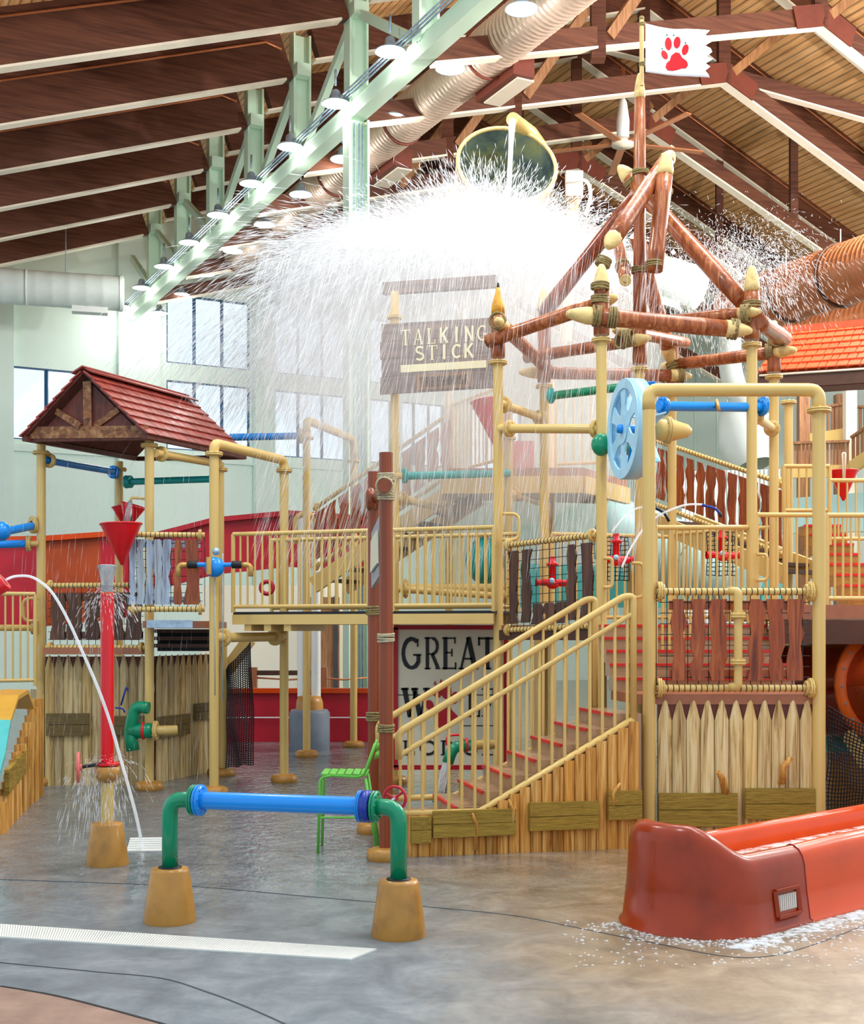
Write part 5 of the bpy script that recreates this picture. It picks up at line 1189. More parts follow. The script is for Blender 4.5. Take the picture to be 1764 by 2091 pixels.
# ================================================================== right side
rp = thing('right_deck', 'brown platform with red edged steps at the right edge', 'platform', P(1720, 1250, 14.2))
z_ = zat(1236, 14.2)
MB().add([V(F2.x-.1, 14.0, z_-.16), V(8, 14.0, z_-.16), V(8, 17, z_-.16), V(F2.x-.1, 17, z_-.16), V(F2.x-.1, 14.0, z_), V(8, 14.0, z_), V(8, 17, z_), V(F2.x-.1, 17, z_)], BOXF).build('deck_board', M['deck'], rp)
MB().bar(V(F2.x-.1, 13.97, z_-.3), V(8, 13.97, z_-.3), .06, .26).build('fascia', M['dark'], rp)
for i in range(8):
    s = boxi('step', V(5.3, 15.6+.26*i, z_+.06+.145*i), (.5, .28, .145), M['foot'], rp); boxi('nosing', V(5.3, 15.46+.26*i, z_+.13+.145*i), (.5, .03, .03), M['red'], s)
guard('guard_railing', 'railing on the right deck in front of red edged steps', xy(1688, 14.2), xy(2200, 14.2), zat(1222, 14.2), zat(1052, 14.2), .09)
guard('guard_railing', 'higher railing behind the front tower elbow on the right', xy(1600, 16.9), xy(1694, 16.9), zat(1045, 17.1), zat(956, 17.1), .1)
for px_ in (1602, 1692): t = rp; rod('rail_leg', V(xy(px_, 16.9).x, 16.9, z_), V(xy(px_, 16.9).x, 16.9, zat(1045, 16.9)), .03, M['pipe'], rp)
guard('guard_railing', 'railing around the hanging red cone on the right', xy(1694, 16.6), xy(2050, 16.6), zat(1100, 16.6), zat(981, 16.6), .11)
cone('cone_bucket', 'red cone bucket hanging at the right behind railings', P(1722, 962, 17.4), .195, .4)
t = thing('bucket_hanger', 'thin beige hook holding the right red cone', 'pipe', P(1722, 940, 17.3)); pipe('hook', [P(1722, 985, 17.2), P(1720, 925, 17.2), P(1726, 925, 17.2), P(1724, 985, 17.2)], .012, M['beamw'], t, .03)
t = thing('rear_post', 'slim beige post with flange behind the front tower pipe', 'post', xy(1610, 18.6)); post(xy(1610, 18.6), zat(818, 18.6), t, (zat(822, 18.6),))
t = thing('white_flume_wall', 'broad white flume wall behind the right railings', 'slide', P(1700, 1060, 24)); MB().poly([P(1560, 1090, 24), P(2300, 1070, 21), P(2300, 960, 21), P(1560, 1022, 24)], V(0, .3, 0)).build('flume_panel', M['mint'], t)
t = thing('mint_flume', 'pale aqua flume sweeping behind the main deck railing', 'slide', P(1400, 1130, 22))
for i, (a_, c_) in enumerate((((1240, 1080, 23), (1330, 1110, 22.6)), ((1330, 1110, 22.6), (1420, 1150, 22)), ((1420, 1150, 22), (1520, 1200, 21.4)))): MB().tube([P(*a_), P(*c_)], .6, 20).build('tube_section', M['mint'], t)
for px_, d_, y_ in ((1290, 22.8, 1110), (1470, 21.7, 1180)): q_ = P(px_, y_, d_); rod('flume_leg', V(q_.x, q_.y, 0), q_, .09, M['pipe'], t)
t = thing('aqua_flume', 'aqua flume band low behind the main deck', 'slide', P(1350, 1200, 24)); MB().poly([P(1060, 1240, 24), P(1600, 1240, 24), P(1600, 1170, 24), P(1060, 1150, 24)], V(0, .3, 0)).build('flume_panel', M['aqua'], t)
for px_ in (1100, 1330, 1560): q_ = P(px_, 1235, 24.15); rod('flume_leg', V(q_.x, q_.y, 0), q_, .09, M['pipe'], t)
# orange tube slide
t = thing('tube_slide', 'glossy orange tube slide with bolted flange at right edge', 'slide', P(1740, 1500, 14))
ctr = [P(1560, 1415, 16.0), P(1680, 1408, 15.5), P(1790, 1402, 14.7), P(1900, 1396, 13.6), P(2010, 1400, 12.8), P(2120, 1430, 12.6), P(2230, 1490, 13.2)]
def halftube(pts, r, a0, a1, n=14):
    rows = []
    for i, p in enumerate(pts):
        d = (pts[min(i+1, len(pts)-1)]-pts[max(0, i-1)]).normalized(); x = d.cross(V(0, 0, 1)).normalized(); y = x.cross(d)
        rows.append([p+(x*math.cos(a0+(a1-a0)*k2/n)+y*math.sin(a0+(a1-a0)*k2/n))*r for k2 in range(n+1)])
    return MB().grid(rows)
fp0 = ctr[2].lerp(ctr[3], .3)
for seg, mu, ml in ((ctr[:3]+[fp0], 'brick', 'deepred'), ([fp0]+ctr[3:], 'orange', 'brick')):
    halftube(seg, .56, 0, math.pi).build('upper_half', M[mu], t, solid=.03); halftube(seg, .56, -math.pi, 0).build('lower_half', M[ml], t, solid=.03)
fd = (ctr[3]-ctr[2]).normalized()
fo = MB().lathe(fp0, [(.56, -.035), (.69, -.035), (.69, .035), (.56, .035)], fd, n=36).build('joint_flange', M['flange'], t)
bx_, by_, _ = frame_of(fd)
for k2 in range(20):
    a = k2*math.pi/10; p_ = fp0+(bx_*math.cos(a)+by_*math.sin(a))*.63; rod('bolt', p_-fd*.05, p_+fd*.05, .014, M['galv'], fo, 8)
MB().bar(P(1732, 1500, 14.3), P(1770, 1560, 14.0), .1, .14).build('support_arm', M['pipe'], t)
rod('support_post', V(ctr[2].x+.1, ctr[2].y+.3, 0), V(ctr[2].x+.1, ctr[2].y+.3, .9), .07, M['pipe'], t)
cargo('cargo_net', 'black rope cargo net under the orange tube slide', P(1684, 1655, 12.9), P(1690, 1442, 12.9), P(1800, 1505, 12.9), P(1800, 1640, 12.9), 18, 24, .006, .03)
t = thing('teal_tub', 'teal bent slide piece behind the right cargo net', 'slide', P(1725, 1535, 16)); pipe('tub', [P(1690, 1500, 17), P(1740, 1515, 16), P(1790, 1560, 15.6)], .35, M['teal'], t, .5)
t = thing('tan_block', 'tan block behind the right cargo net', 'box', P(1735, 1610, 14.8)); boxi('block', V(P(1740, 1605, 15).x, 15.2, .3), (.5, .4, .6), M['foot'], t); boxi('lid', V(P(1740, 1605, 15).x, 15.2, .62), (.54, .44, .05), M['deck'], t)
t = thing('teal_beam', 'teal horizontal pipe under the right deck', 'pipe', P(1700, 1302, 17)); rod('pipe', P(1600, 1302, 17), P(1800, 1302, 17), .07, M['teal'], t)
# orange roof and wood landings far right
def big_roof():
    t = thing('shingle_roof', 'long orange shingle roof at the right edge', 'roof', P(1660, 780, 22))
    tl, tr_, bl, brr = P(1600, 677, 23.6), P(2100, 633, 21.6), P(1548, 762, 22.2), P(2100, 725, 20.2)
    nn = (tr_-tl).cross(bl-tl).normalized(); nn = nn if nn.z > 0 else -nn
    MB().add([bl, brr, tr_, tl]+[p_-nn*.06 for p_ in (bl, brr, tr_, tl)], BOXF).build('roof_panel', M['rust'], t)
    rr = random.Random(11); rows = 7
    for r in range(rows):
        x = 0.0; t0, t1 = r/rows, min(1.02, (r+1.1)/rows)
        while x < 1:
            x1 = min(1, x+rr.uniform(.028, .05))
            def Q(u, v, o): return (tl.lerp(tr_, u)).lerp(bl.lerp(brr, u), v)+nn*o
            q = [Q(x+.002, t1, .06), Q(x1-.002, t1, .06), Q(x1-.002, t0, .03), Q(x+.002, t0, .03)]
            MB().add([p_-nn*.025 for p_ in q]+q, BOXF).build('shingle', M['shingleo'], t); x = x1
    MB().bar(bl-V(0, 0, .16), brr-V(0, 0, .16), .1, .26).build('fascia', M['dark'], t)
    MB().bar(bl+V(0, .25, -.28), brr+V(0, .25, -.28), .5, .06).build('soffit', M['gable'], t)
    MB().tube([bl-V(0, .08, .06), brr-V(0, .08, .06)], .02, 6).build('sprinkler_pipe', M['beamw'], t)
    MB().bar(tl, tr_, .3, .12).build('ridge_cap', M['shingleo'], t)
big_roof()
def wood_rail(label, p0, p1, h, n, base=True):
    t = thing('wood_railing', label, 'railing', p0)
    for i in range(n):
        q = p0.lerp(p1, (i+.5)/n); boxi('picket', q+V(0, 0, h/2), ((p1-p0).length/n*.62, .03, h), M['balus'], t, math.atan2((p1-p0).y, (p1-p0).x))
    MB().bar(p0+V(0, 0, h), p1+V(0, 0, h), .1, .05).build('cap_rail', M['balus'], t)
    if base: MB().bar(p0-V(0, .05, .1), p1-V(0, .05, .1), .12, .24).build('deck_edge', M['pipe'], t)
wood_rail('brown wooden picket railing on the far right landing', P(1612, 955, 26), P(1735, 952, 25.6), .5, 15)
wood_rail('brown wooden stair railing climbing at the far right', P(1738, 945, 25.4), P(1850, 870, 24.6), .5, 12)
wood_rail('upper brown wooden railing below the orange roof', P(1645, 890, 27), P(1720, 878, 27), .55, 9)
wood_rail('short upper railing at the right edge below orange roof', P(1742, 880, 26.5), P(1820, 880, 26.5), .5, 8, False)
t = thing('landing_posts', 'cream posts carrying the wooden landings on the right', 'frame', V(P(1735, 900, 25.8).x, 25.8, 0))
for px_, d_ in ((1735, 25.8), (1640, 26.6), (1715, 27.4)): MB().box(V(xy(px_, d_).x, d_, 3.6), (.22, .22, 7.2)).build('post', M['wallwarm'] if px_ == 1735 else M['balus'], t)
t = thing('pale_corrugated_screen', 'pale corrugated screen behind the right rear stair', 'screen', xy(1430, 30))
for i in range(26): MB().box(V(xy(1395+8*i, 31).x, 31-.02*i, 3.0), (.075, .06, 6.0)).build('rib', M['white'], t)
# ================================================================== foreground
sp_ = thing('spray_arch', 'blue spray pipe on green elbows between tan pedestals', 'spray pipe', xy(570, 9))
PL, PR = xy(349, 9.24), xy(814, 8.80); ZP = .885
PL.x = (347-CX)/F*9.24
for p_, dz in ((PL, 0), (PR, 0)):
    MB().lathe(p_, [(.188, 0), (.19, .02), (.172, .15), (.14, .365), (.13, .385), (.06, .39)], n=32).build('pedestal', M['foot'], sp_)
    MB().lathe(p_+V(0, 0, .385), [(.085, 0), (.085, .012), (.05, .014)], n=20).build('gasket', M['black'], sp_)
dv = (PR-PL).normalized(); 
for p_, s in ((PL, 1), (PR, -1)):
    pipe('elbow', [p_+V(0, 0, .38), p_+V(0, 0, ZP), p_+dv*s*.22+V(0, 0, ZP)], .058, M['green'], sp_, .16, 18)
a_, c_ = PL+dv*.2+V(0, 0, ZP), PR-dv*.2+V(0, 0, ZP)
rod('spray_pipe', a_, c_, .064, M['blue'], sp_, 24)
flange(a_-dv*.01, dv, M['green'], sp_, .112, .07); flange(a_+dv*.035, dv, M['blue'], sp_, .114, .085)
flange(c_-dv*.075, dv, M['blue'], sp_, .112, .06); MB().lathe(c_-dv*.06, [(.06, 0), (.113, 0), (.113, .06), (.06, .06)], dv, n=28).build('gasket_ring', M['navy'], sp_); flange(c_+dv*.03, dv, M['green'], sp_, .112, .08)
def handwheel(label, c, nrm, R, stem, mat, parent_mat='black'):
    t = thing('valve_wheel', label, 'valve wheel', c); x, y, d = frame_of(nrm)
    MB().torus(c, nrm, R, R*.13, 28, 8).build('wheel_rim', M[mat], t)
    for k2 in range(3):
        a = k2*2*math.pi/3+.4; rod('spoke', c, c+(x*math.cos(a)+y*math.sin(a))*R, R*.11, M[mat], t, 8)
    MB().lathe(c, [(0, .03), (R*.22, .025), (R*.24, -.03), (0, -.035)], nrm).build('hub', M[mat], t)
    rod('stem', c, c+stem, R*.13, M[parent_mat], t, 10)
handwheel('crimson valve wheel behind the right green elbow', P(806, 1630, 9.35), V(-.35, -1, .05), .086, V(-.05, -.4, -.0), 'crimson', 'galv')
# red fountain post
fp_ = thing('fountain_post', 'bright red fountain post on a tan pipe and pedestal', 'fountain', xy(219, 11.5)); q_ = xy(219, 11.5)
MB().lathe(q_, [(.19, 0), (.192, .02), (.165, .2), (.14, .36), (.13, .375), (.05, .38)], n=28).build('pedestal', M['foot'], fp_)
rod('lower_pipe', q_+V(0, 0, .37), q_+V(0, 0, .83), .056, M['pipe'], fp_, 18)
MB().lathe(q_, [(.06, .74), (.085, .76), (.112, .80), (.112, .885), (.06, .885)], n=24).build('collar', M['foot'], fp_)
flange(q_+V(0, 0, .905), V(0, 0, 1), M['red'], fp_, .112, .05)
rod('red_pipe', q_+V(0, 0, .9), q_+V(0, 0, 2.44), .06, M['red'], fp_, 24)
MB().lathe(q_, [(.06, 2.43), (.06, 2.45), (.045, 2.47), (.04, 2.52)], n=18).build('nozzle', M['orange'], fp_)
handwheel('faded red valve wheel on the side of the fountain post', P(160, 1567, 11.35), V(-1, -.25, 0), .125, V(.24, .12, .03), 'valve')
# green high chair
ch = thing('high_chair', 'lime green metal high chair facing left on wet floor', 'chair', V(-.81, 12.27, 0))
fx, rx, y0, y1, zs_ = -1.06, -.57, 12.06, 12.5, .74
for y_ in (y0, y1):
    pipe('leg', [V(fx-.02, y_, 0), V(fx, y_, zs_-.02), V(fx+.12, y_, zs_+.0)], .014, M['lime'], ch, .1, 10)
    pipe('leg', [V(rx+.05, y_, 0), V(rx-.06, y_, zs_-.03)], .014, M['lime'], ch, 0, 10)
    pipe('back_post', [V(fx+.1, y_, zs_), V(rx-.08, y_, zs_-.02), V(rx+.03, y_, 1.04)], .014, M['lime'], ch, .08, 10)
    rod('stretcher', V(fx-.01, y_, .34), V(rx+.02, y_, .34), .009, M['lime'], ch)
for x_ in (fx-.01, rx+.02): rod('stretcher', V(x_, y0, .34), V(x_, y1, .34), .009, M['lime'], ch)
for i in range(6):
    x_ = fx+.04+.075*i; MB().add([V(x_-.03, y0-.01, zs_+.0), V(x_+.03, y0-.01, zs_-.006), V(x_+.03, y1+.01, zs_-.006), V(x_-.03, y1+.01, zs_)]+[V(x_-.03, y0-.01, zs_+.018), V(x_+.03, y0-.01, zs_+.012), V(x_+.03, y1+.01, zs_+.012), V(x_-.03, y1+.01, zs_+.018)], BOXF).build('seat_slat', M['lime'], ch)
for z_ in (.89, .97):
    x_ = rx-.02+(z_-.74)*.22
    MB().grid([[V(x_+.03*math.sin(math.pi*k2/8)+.01, y0+(y1-y0)*k2/8, z_) for k2 in range(9)], [V(x_+.02+.03*math.sin(math.pi*k2/8)+.01, y0+(y1-y0)*k2/8, z_+.07) for k2 in range(9)]]).build('back_slat', M['lime'], ch, solid=.012)
# drains
dr_ = thing('trench_drain', 'long white slotted trench drain across the foreground floor', 'drain', G(380, 1915))
tl, tr_, bl, brr = G(-60, 1886), G(768, 1941), G(-60, 1911), G(718, 1961)
b = MB(); nb = 150
for i in range(nb):
    a, c = tl.lerp(tr_, (i+.5)/nb), bl.lerp(brr, (i+.5)/nb); b.bar(a+V(0, 0, .006), c+V(0, 0, .006), .014, .012)
tag(b.build('grate_bars', M['vent'], dr_), kind='stuff')
MB().add([tl+V(0, 0, .001), tr_+V(0, 0, .001), brr+V(0, 0, .001), bl+V(0, 0, .001)], [(0, 1, 2, 3)]).build('channel', M['galv'], dr_)
for a, c in ((tl, tr_), (bl, brr)): MB().bar(a+V(0, 0, .005), c+V(0, 0, .005), .012, .012).build('edge_frame', M['vent'], dr_)
dr_ = thing('floor_drain', 'small white drain cover behind the spray arch', 'drain', G(300, 1727))
q = [G(258, 1740), G(332, 1739), G(334, 1712), G(266, 1713)]
MB().add([p_+V(0, 0, .001) for p_ in q]+[p_+V(0, 0, .012) for p_ in q], BOXF).build('cover_plate', M['vent'], dr_)
for i in range(1, 6): MB().bar(q[0].lerp(q[3], i/6)+V(0, 0, .013), q[1].lerp(q[2], i/6)+V(0, 0, .013), .01, .004).build('slot', M['galv'], dr_)

# ---- red slide run-out
T0 = V(2.3, 8.83, 0); E2 = V(.747, .665, 0).normalized(); N2 = V(-E2.y, E2.x, 0); RW = .55
def ro_path():
    out = []
    for i in range(13): out.append((T0+E2*(6.6-6.6*i/12), -N2, 6.6-6.6*i/12, 0))
    C_ = T0+N2*RW
    for i in range(1, 24):
        a = math.pi*i/24; o_ = -N2*math.cos(a)-E2*math.sin(a); out.append((C_+o_*RW, o_, 0, a))
    for i in range(13): out.append((T0+N2*2*RW+E2*(6.6*i/12), N2, 6.6*i/12, math.pi))
    return out
def sm(x): x = max(0, min(1, x)); return x*x*(3-2*x)
def ro_h(s, a): 
    base = .52+.03*min(1, s)
    if a == 0: return base+.0 if s > .35 else base+.02*sm((.35-s)/.35)
    return .54+.21*sm(a/1.15)*sm((math.pi-a)/.9) 
def ro_prof(p_, o_, h):
    f = lambda off, z: p_-o_*off+V(0, 0, z)
    return [f(-.025, .0), f(-.022, .012), f(.0, .02), f(.03, h*.4), f(.05, h-.13), f(.065, h-.075), f(.095, h-.03), f(.135, h-.004), f(.17, h), f(.2, h-.015), f(.22, h-.05), f(.23, h*.6), f(.25, .18), f(.4, .14)]
path = ro_path()
rs = thing('slide_runout', 'glossy red orange slide run-out with curled end at right', 'slide', T0)
i_end = [i for i, q in enumerate(path) if q[2] < .62 and (q[3] > 0 or i < 20) ]
near = [q for q in path[:13] if q[2] > .6]; nearb = [q for q in path[:13] if q[2] <= .6]
cut = (T0+E2*.59, -N2, .59, 0); cutf = (T0+N2*2*RW+E2*.59, N2, .59, math.pi)
endp = [cut]+[q for q in path[:13] if q[2] < .58]+path[13:36]+[q for q in path[36:] if q[2] < .58]+[cutf]
for nm, seq, mt in (('curled_end', endp, 'brick'), ('near_wall', [q for q in path[:13] if q[2] > .6]+[cut], 'orange'), ('far_wall', [cutf]+[q for q in path[36:] if q[2] > .6], 'orange')):
    MB().grid([ro_prof(q[0], q[1], ro_h(q[2], q[3])) for q in seq]).build(nm, M[mt], rs)
for q in (cut, cutf): MB().tube(ro_prof(q[0], q[1], ro_h(q[2], q[3])+.003)[1:10], .006, 5).build('seam', M['deepred'], rs)
k = N('foamy_water'); v = k.coord(); f = k.noise(v, 9, 6, .7, .5); k.l(k.ramp(f, [(.42, '#c9623c'), (.52, '#f2e9e2')]), k.b.inputs['Base Color']); k.bump(f, .4); k.set(Roughness=.15); M['foamy'] = k.m
MB().add([T0+N2*.2+E2*.1+V(0, 0, .36), T0+N2*.2+E2*6.6+V(0, 0, .38), T0+N2*.9+E2*6.6+V(0, 0, .38), T0+N2*.9+E2*.1+V(0, 0, .36)], [(0, 1, 2, 3)]).build('water_surface', M['foamy'], rs)
# vent with louvres in the curled end
def RP(s, z, out): return T0+E2*s-N2*(out-.03*(z/.22))+V(0, 0, z)
vt = MB(); 
for a_, c_ in (((.18, .09), (.46, .09)), ((.18, .27), (.46, .27)), ((.18, .09), (.18, .27)), ((.46, .09), (.46, .27))): vt.bar(RP(*a_, .01), RP(*c_, .01), .035, .03)
vt = vt.build('vent_frame', M['brick'], rs, bevel=.006)
MB().poly([RP(.2, .11, -.005), RP(.44, .11, -.005), RP(.44, .25, -.005), RP(.2, .25, -.005)], N2*.01).build('vent_dark', M['black'], vt)
for i in range(9): MB().bar(RP(.215+.026*i, .125, .004), RP(.225+.026*i, .235, .004), .012, .006).build('louvre', M['vent'], vt)
# ================================================================== water
def needles(name, pos, vec, wid, mat, parent=None, kind='stuff'):
    """thin spindle per drop streak: pos (n,3), vec (n,3) full length vector, wid (n)"""
    n = len(pos); pos = np.asarray(pos, float); vec = np.asarray(vec, float); wid = np.asarray(wid, float)
    L = np.linalg.norm(vec, axis=1, keepdims=True)+1e-9; d = vec/L
    ref = np.tile([0.31, 0.22, 0.92], (n, 1)); bad = np.abs((d*ref).sum(1)) > .95; ref[bad] = [1, 0, 0]
    x = np.cross(d, ref); x /= np.linalg.norm(x, axis=1, keepdims=True); y = np.cross(d, x)
    w = wid[:, None]; vs = np.empty((n, 5, 3))
    vs[:, 0] = pos-vec/2; vs[:, 4] = pos+vec/2
    for k2 in range(3):
        a = 2*math.pi*k2/3; vs[:, 1+k2] = pos+vec*.15+(x*math.cos(a)+y*math.sin(a))*w/2
    tri = np.array([(0, 2, 1), (0, 3, 2), (0, 1, 3), (4, 1, 2), (4, 2, 3), (4, 3, 1)])
    fs = (np.arange(n)[:, None, None]*5+tri[None]).reshape(-1)
    me = bpy.data.meshes.new(name); me.vertices.add(n*5); me.vertices.foreach_set('co', vs.reshape(-1).astype(np.float32))
    me.loops.add(len(fs)); me.loops.foreach_set('vertex_index', fs.astype(np.int32))
    me.polygons.add(n*6); me.polygons.foreach_set('loop_start', np.arange(0, n*18, 3, dtype=np.int32)); me.polygons.foreach_set('loop_total', np.full(n*6, 3, dtype=np.int32))
    me.update(); me.validate(); me.materials.append(mat)
    o = link(name, me, parent); return o
def ballistic(n, origin, spread, vel, vsp, tmin, tmax, g=9.8, shutter=.035, wid=(.006, .014), drag=0.0, tpow=1.0):
    o = np.array(origin)+RNG.normal(size=(n, 3))*np.array(spread); v0 = np.array(vel)+RNG.normal(size=(n, 3))*np.array(vsp)
    t = tmin+(tmax-tmin)*RNG.random(n)**tpow; t = t[:, None]; gv = np.array([0, 0, -g])
    p = o+v0*t+.5*gv*t*t; v = v0+gv*t
    return p, v*shutter*(.5+RNG.random((n, 1))), wid[0]+(wid[1]-wid[0])*RNG.random(n)**2
def burst(n, c, spread, smin, smax, elev, tmin, tmax, shutter, wid, bias=(0, 0, 0), g=9.8):
    az = RNG.random(n)*2*math.pi; el = np.radians(elev[0]+(elev[1]-elev[0])*RNG.random(n)); sp = smin+(smax-smin)*RNG.random(n)
    v0 = np.stack([np.cos(az)*np.cos(el), np.sin(az)*np.cos(el)*.6, np.sin(el)], 1)*sp[:, None]+np.array(bias)
    o = np.array(c)+RNG.normal(size=(n, 3))*np.array(spread); t = (tmin+(tmax-tmin)*RNG.random(n))[:, None]
    p = o+v0*t; p[:, 2] -= .5*g*t[:, 0]**2; v = v0.copy(); v[:, 2] -= g*t[:, 0]
    return p, v*shutter*(.5+RNG.random((n, 1))), wid[0]+(wid[1]-wid[0])*RNG.random(n)**2
def cat3(*a): return [np.concatenate(q) for q in zip(*a)]
SD = 20.0
c0 = P(985, 535, SD)
parts = [burst(30000, c0, (.8, .5, .16), .5, 6.0, (-12, 70), .02, .26, .035, (.007, .018), (-.6, 0, .3)),      # bright core
         burst(16000, c0, (.3, .4, .1), 2.0, 7.5, (15, 85), .04, .26, .035, (.006, .014), (-.4, 0, .2)),       # spikes thrown up
         burst(22000, P(860, 525, SD), (.6, .5, .14), 1, 5.5, (-25, 45), .04, .34, .045, (.006, .016), (-3.2, 0, .2)),   # sheet flying left
         burst(9000, P(1090, 530, SD), (.5, .4, .2), 1, 5.0, (0, 75), .04, .34, .035, (.006, .014), (1.2, 0, .4)),
         burst(8000, P(760, 560, SD), (.7, .6, .2), .5, 3.2, (-35, 25), .15, .6, .06, (.005, .012), (-2.8, 0, -.4))]
p_, v_, w_ = cat3(*parts)
pl_ = needles('splash_plume', p_, v_, w_, M['spray']); tag(pl_, 'white burst of water exploding below the tipping bucket', 'splash', kind='stuff')
# heavier blobs in the heart of the burst
p_, v_, w_ = cat3(burst(4200, P(1000, 530, SD), (.9, .35, .14), .4, 3.0, (-20, 60), .02, .25, .09, (.04, .11), (-.5, 0, .2)), burst(1300, P(860, 540, SD), (.7, .35, .14), .4, 3.0, (-30, 40), .05, .3, .09, (.035, .1), (-1.2, 0, 0)))
tag(needles('splash_core', p_, v_, w_, M['spray']), 'solid white heart of the water burst under the bucket', 'splash', kind='stuff')
def mist(label, c, r, dens):
    o = MB().ball((0, 0, 0), 1.0, 24, 14).build('water_mist', mistmat('water_mist', dens)); o.location = c; o.scale = r; WM[o.name] = o.matrix_basis.copy()
    return tag(o, label, 'mist', kind='stuff')
mist('dense white mist in the heart of the water burst', P(980, 532, SD), (2.1, .9, .48), .75)
mist('thin white mist drifting left of the water burst', P(830, 545, SD), (2.4, 1.2, .65), .4)
mist('pale mist hanging below the water burst over the rear tower', P(945, 740, 18.2), (2.9, 1.9, 2.5), .26)
# rain falling out of the burst over the rear tower and bridge
n = 9000; px_ = 520+830*RNG.random(n)**.9; d_ = 15.0+6.0*RNG.random(n)
py_ = 520+640*RNG.random(n)**1.25
q = np.stack([(px_-CX)/F*d_, d_, EYE+(HOR-py_)/F*d_], 1)
sl_ = np.where(px_ < 800, -.30, -.12)+RNG.normal(size=n)*.05
ln = .18+.5*RNG.random(n)
v_ = np.stack([sl_*ln, np.zeros(n), -ln], 1)
tag(needles('falling_spray', q, v_, .0025+.0035*RNG.random(n), M['spray']), 'curtain of falling droplets below the burst', 'splash', kind='stuff')
# thrown spray at the right
parts = [burst(5200, P(1500, 560, 16.8), (.35, .3, .2), 1.2, 3.2, (25, 85), .1, .5, .03, (.004, .009), (.35, 0, .2)), burst(3500, P(1400, 560, 18), (.5, .3, .35), .6, 2.6, (10, 80), .1, .5, .03, (.004, .009), (.2, 0, 0))]
p_, v_, w_ = cat3(*parts); tag(needles('side_spray', p_, v_, w_, M['spray']), 'fine fan of droplets thrown right above the copper duct', 'splash', kind='stuff')
# jets
def jet(label, pts, r, mat='jet'):
    t = thing('water_jet', label, 'water jet', Vector(pts[0])); m = len(pts)
    pts = smooth(pts, 5); m = len(pts)
    MB().tube(pts, r if not isinstance(r, tuple) else [r[0]+(r[1]-r[0])*i/(m-1) for i in range(m)], 10).build('stream', M[mat], t); return t
pts = []
for i in range(33):
    f = i/32; d_ = 10.2+1.9*f; px_ = 12+285*f; pts.append((px_, d_))
z0_ = zat(1184, 10.2); zz = []
ctrl = [(12, 1184), (30, 1177), (60, 1177), (85, 1190), (110, 1215), (140, 1268), (170, 1335), (200, 1405), (225, 1475), (245, 1545), (262, 1605), (280, 1675), (292, 1738)]
cp = []
for i, (x, y) in enumerate(ctrl): cp.append(P(x, y, 10.2+ (11.2-10.2)*min(1, i/9) + (1.1*max(0, (i-9)/3))))
tj = jet('thin arching water jet crossing the red fountain post', cp, (.010, .016), 'spray')
nz = thing('jet_nozzle', 'red cone nozzle of the arching jet at left edge', 'nozzle', P(0, 1195, 10.2)); MB().lathe(P(-22, 1215, 10.15), [(.03, 0), (.05, .02), (.066, .15), (.062, .16), (.04, .16)], V(.75, .1, .6)).build('nozzle', M['red'], nz); MB().torus(P(9, 1187, 10.2), V(.75, .1, .6), .064, .008, 18, 6).build('lip', M['valve'], nz)
jet('pale water jet arching behind the front tower post', [P(1332, 1062, 13.9), P(1360, 1045, 14.0), P(1400, 1031, 14.3), P(1433, 1030, 14.6)][::-1]+[P(1310, 1085, 13.8), P(1285, 1125, 13.7), P(1270, 1158, 13.65)], .012, 'spray')
jet('second pale jet left of the front tower post', [P(1330, 1034, 14.0), P(1300, 1038, 14.1), P(1275, 1055, 14.2), P(1250, 1085, 14.3)], .01, 'spray')
# water on the fountain post
fw = thing('fountain_water', 'clear flaring water crown on top of the red fountain post', 'water', xy(219, 11.5)+V(0, 0, 2.5)); q_ = xy(219, 11.5)
MB().lathe(q_, [(.055, 2.45), (.052, 2.52), (.062, 2.6), (.082, 2.68), (.086, 2.7), (.07, 2.69), (.045, 2.6), (.035, 2.5)], n=24).build('water_crown', M['jet'], fw)
MB().lathe(q_, [(.085, 2.695), (.06, 2.705), (.0, 2.69)], n=20).build('froth', M['spray'], fw)
p_, v_, w_ = burst(420, (q_.x, q_.y, 2.45), (.03, .03, .02), .7, 1.5, (-10, 45), .02, .28, .03, (.004, .008)); tag(needles('crown_spray', p_, v_, w_, M['spray'], fw), kind='stuff')
p_, v_, w_ = cat3(burst(420, (q_.x, q_.y, .95), (.06, .06, .02), .5, 1.5, (0, 60), .02, .3, .03, (.003, .006)), burst(260, (q_.x-.14, q_.y, .87), (.05, .05, .02), .2, .8, (-20, 20), .05, .36, .05, (.004, .008), (-.1, 0, 0)), burst(150, (q_.x+.04, q_.y-.05, .78), (.07, .05, .02), .1, .5, (-20, 20), .05, .3, .05, (.004, .007)))
tag(needles('collar_spray', p_, v_, w_, M['spray'], fw), kind='stuff')
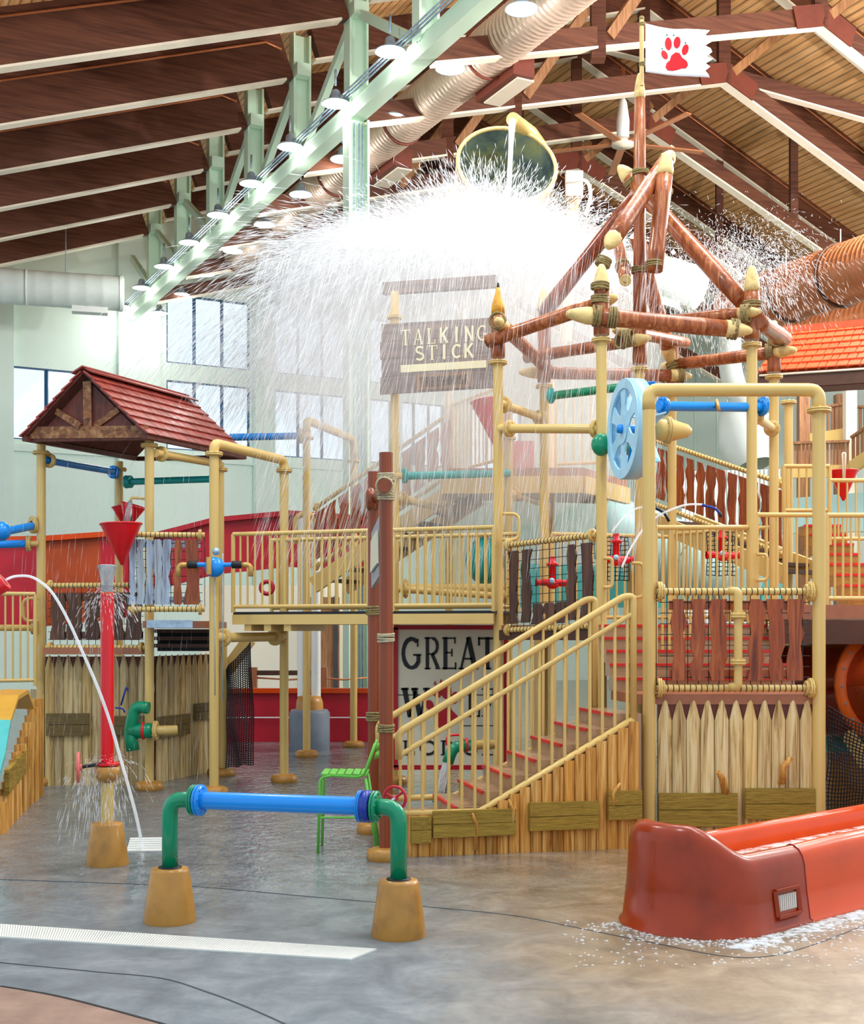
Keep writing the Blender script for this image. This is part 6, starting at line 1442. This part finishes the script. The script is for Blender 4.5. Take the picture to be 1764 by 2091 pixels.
# foam around the slide run-out
n = 900; b = MB(); rr = random.Random(21)
def foamblob(p, r):
    m = rr.randint(5, 8); b.add([p+V(r*math.cos(2*math.pi*k2/m)*rr.uniform(.5, 1.2), r*1.0*math.sin(2*math.pi*k2/m)*rr.uniform(.4, 1.0), .004) for k2 in range(m)]+[p+V(0, 0, .012)], [(k2, (k2+1) % m, m) for k2 in range(m)])
for i in range(n):
    s = rr.uniform(-.5, 3.3); off = abs(rr.gauss(0, .16))+.05
    foamblob(T0+E2*s-N2*off, rr.uniform(.008, .035)*(1.4 if off < .2 else .7))
for i in range(220):
    a = rr.uniform(.2, 2.2); o_ = -N2*math.cos(a)-E2*math.sin(a); foamblob(T0+N2*RW+o_*(RW+.04+abs(rr.gauss(0, .12))), rr.uniform(.006, .02))
for i in range(260): foamblob(G(rr.uniform(1150, 1764), rr.uniform(1880, 1975)), rr.uniform(.006, .018))
fo = b.build('floor_foam', M['spray']); tag(fo, 'white foam and droplets on the floor around the red slide', 'foam', kind='stuff')
p_ = np.array([[rr.uniform(-5.5, -2.9), rr.uniform(16.3, 17.6), rr.uniform(.2, 4.2)] for i in range(500)]); n = len(p_)
tag(needles('drip_rain', p_, np.stack([np.full(n, -.02), np.zeros(n), -.15-.2*RNG.random(n)], 1), .002+.003*RNG.random(n), M['spray']), 'thin drips falling around the left tower', 'splash', kind='stuff')

# ---- repeats share a group
GROUPS = {'guard_railing': 'beige guard railings', 'bridge_railing': 'bridge railings', 'stair_railing': 'stair railings', 'cone_bucket': 'red cone buckets', 'slat_panel': 'laced slat panels',
          'red_hydrant': 'red hydrant jets', 'grip_bar': 'bent grip bars', 'cargo_net': 'black cargo nets', 'hydrant_net': 'net squares around hydrants', 'copper_duct': 'copper ducts', 'wood_railing': 'brown wooden railings',
          'red_flume': 'red flume walls', 'picket_fence': 'picket palisades', 'play_tower': 'pipe towers', 'pipe_arch': 'pipe arches', 'rear_stair': 'rear stairs', 'valve_wheel': 'valve wheels', 'water_jet': 'thin water jets', 'hose_jet': 'hose nozzles', 'water_mist': 'clouds of water mist'}
for o in bpy.data.objects:
    if o.parent is None and o.name.split('.')[0] in GROUPS: o['group'] = GROUPS[o.name.split('.')[0]]
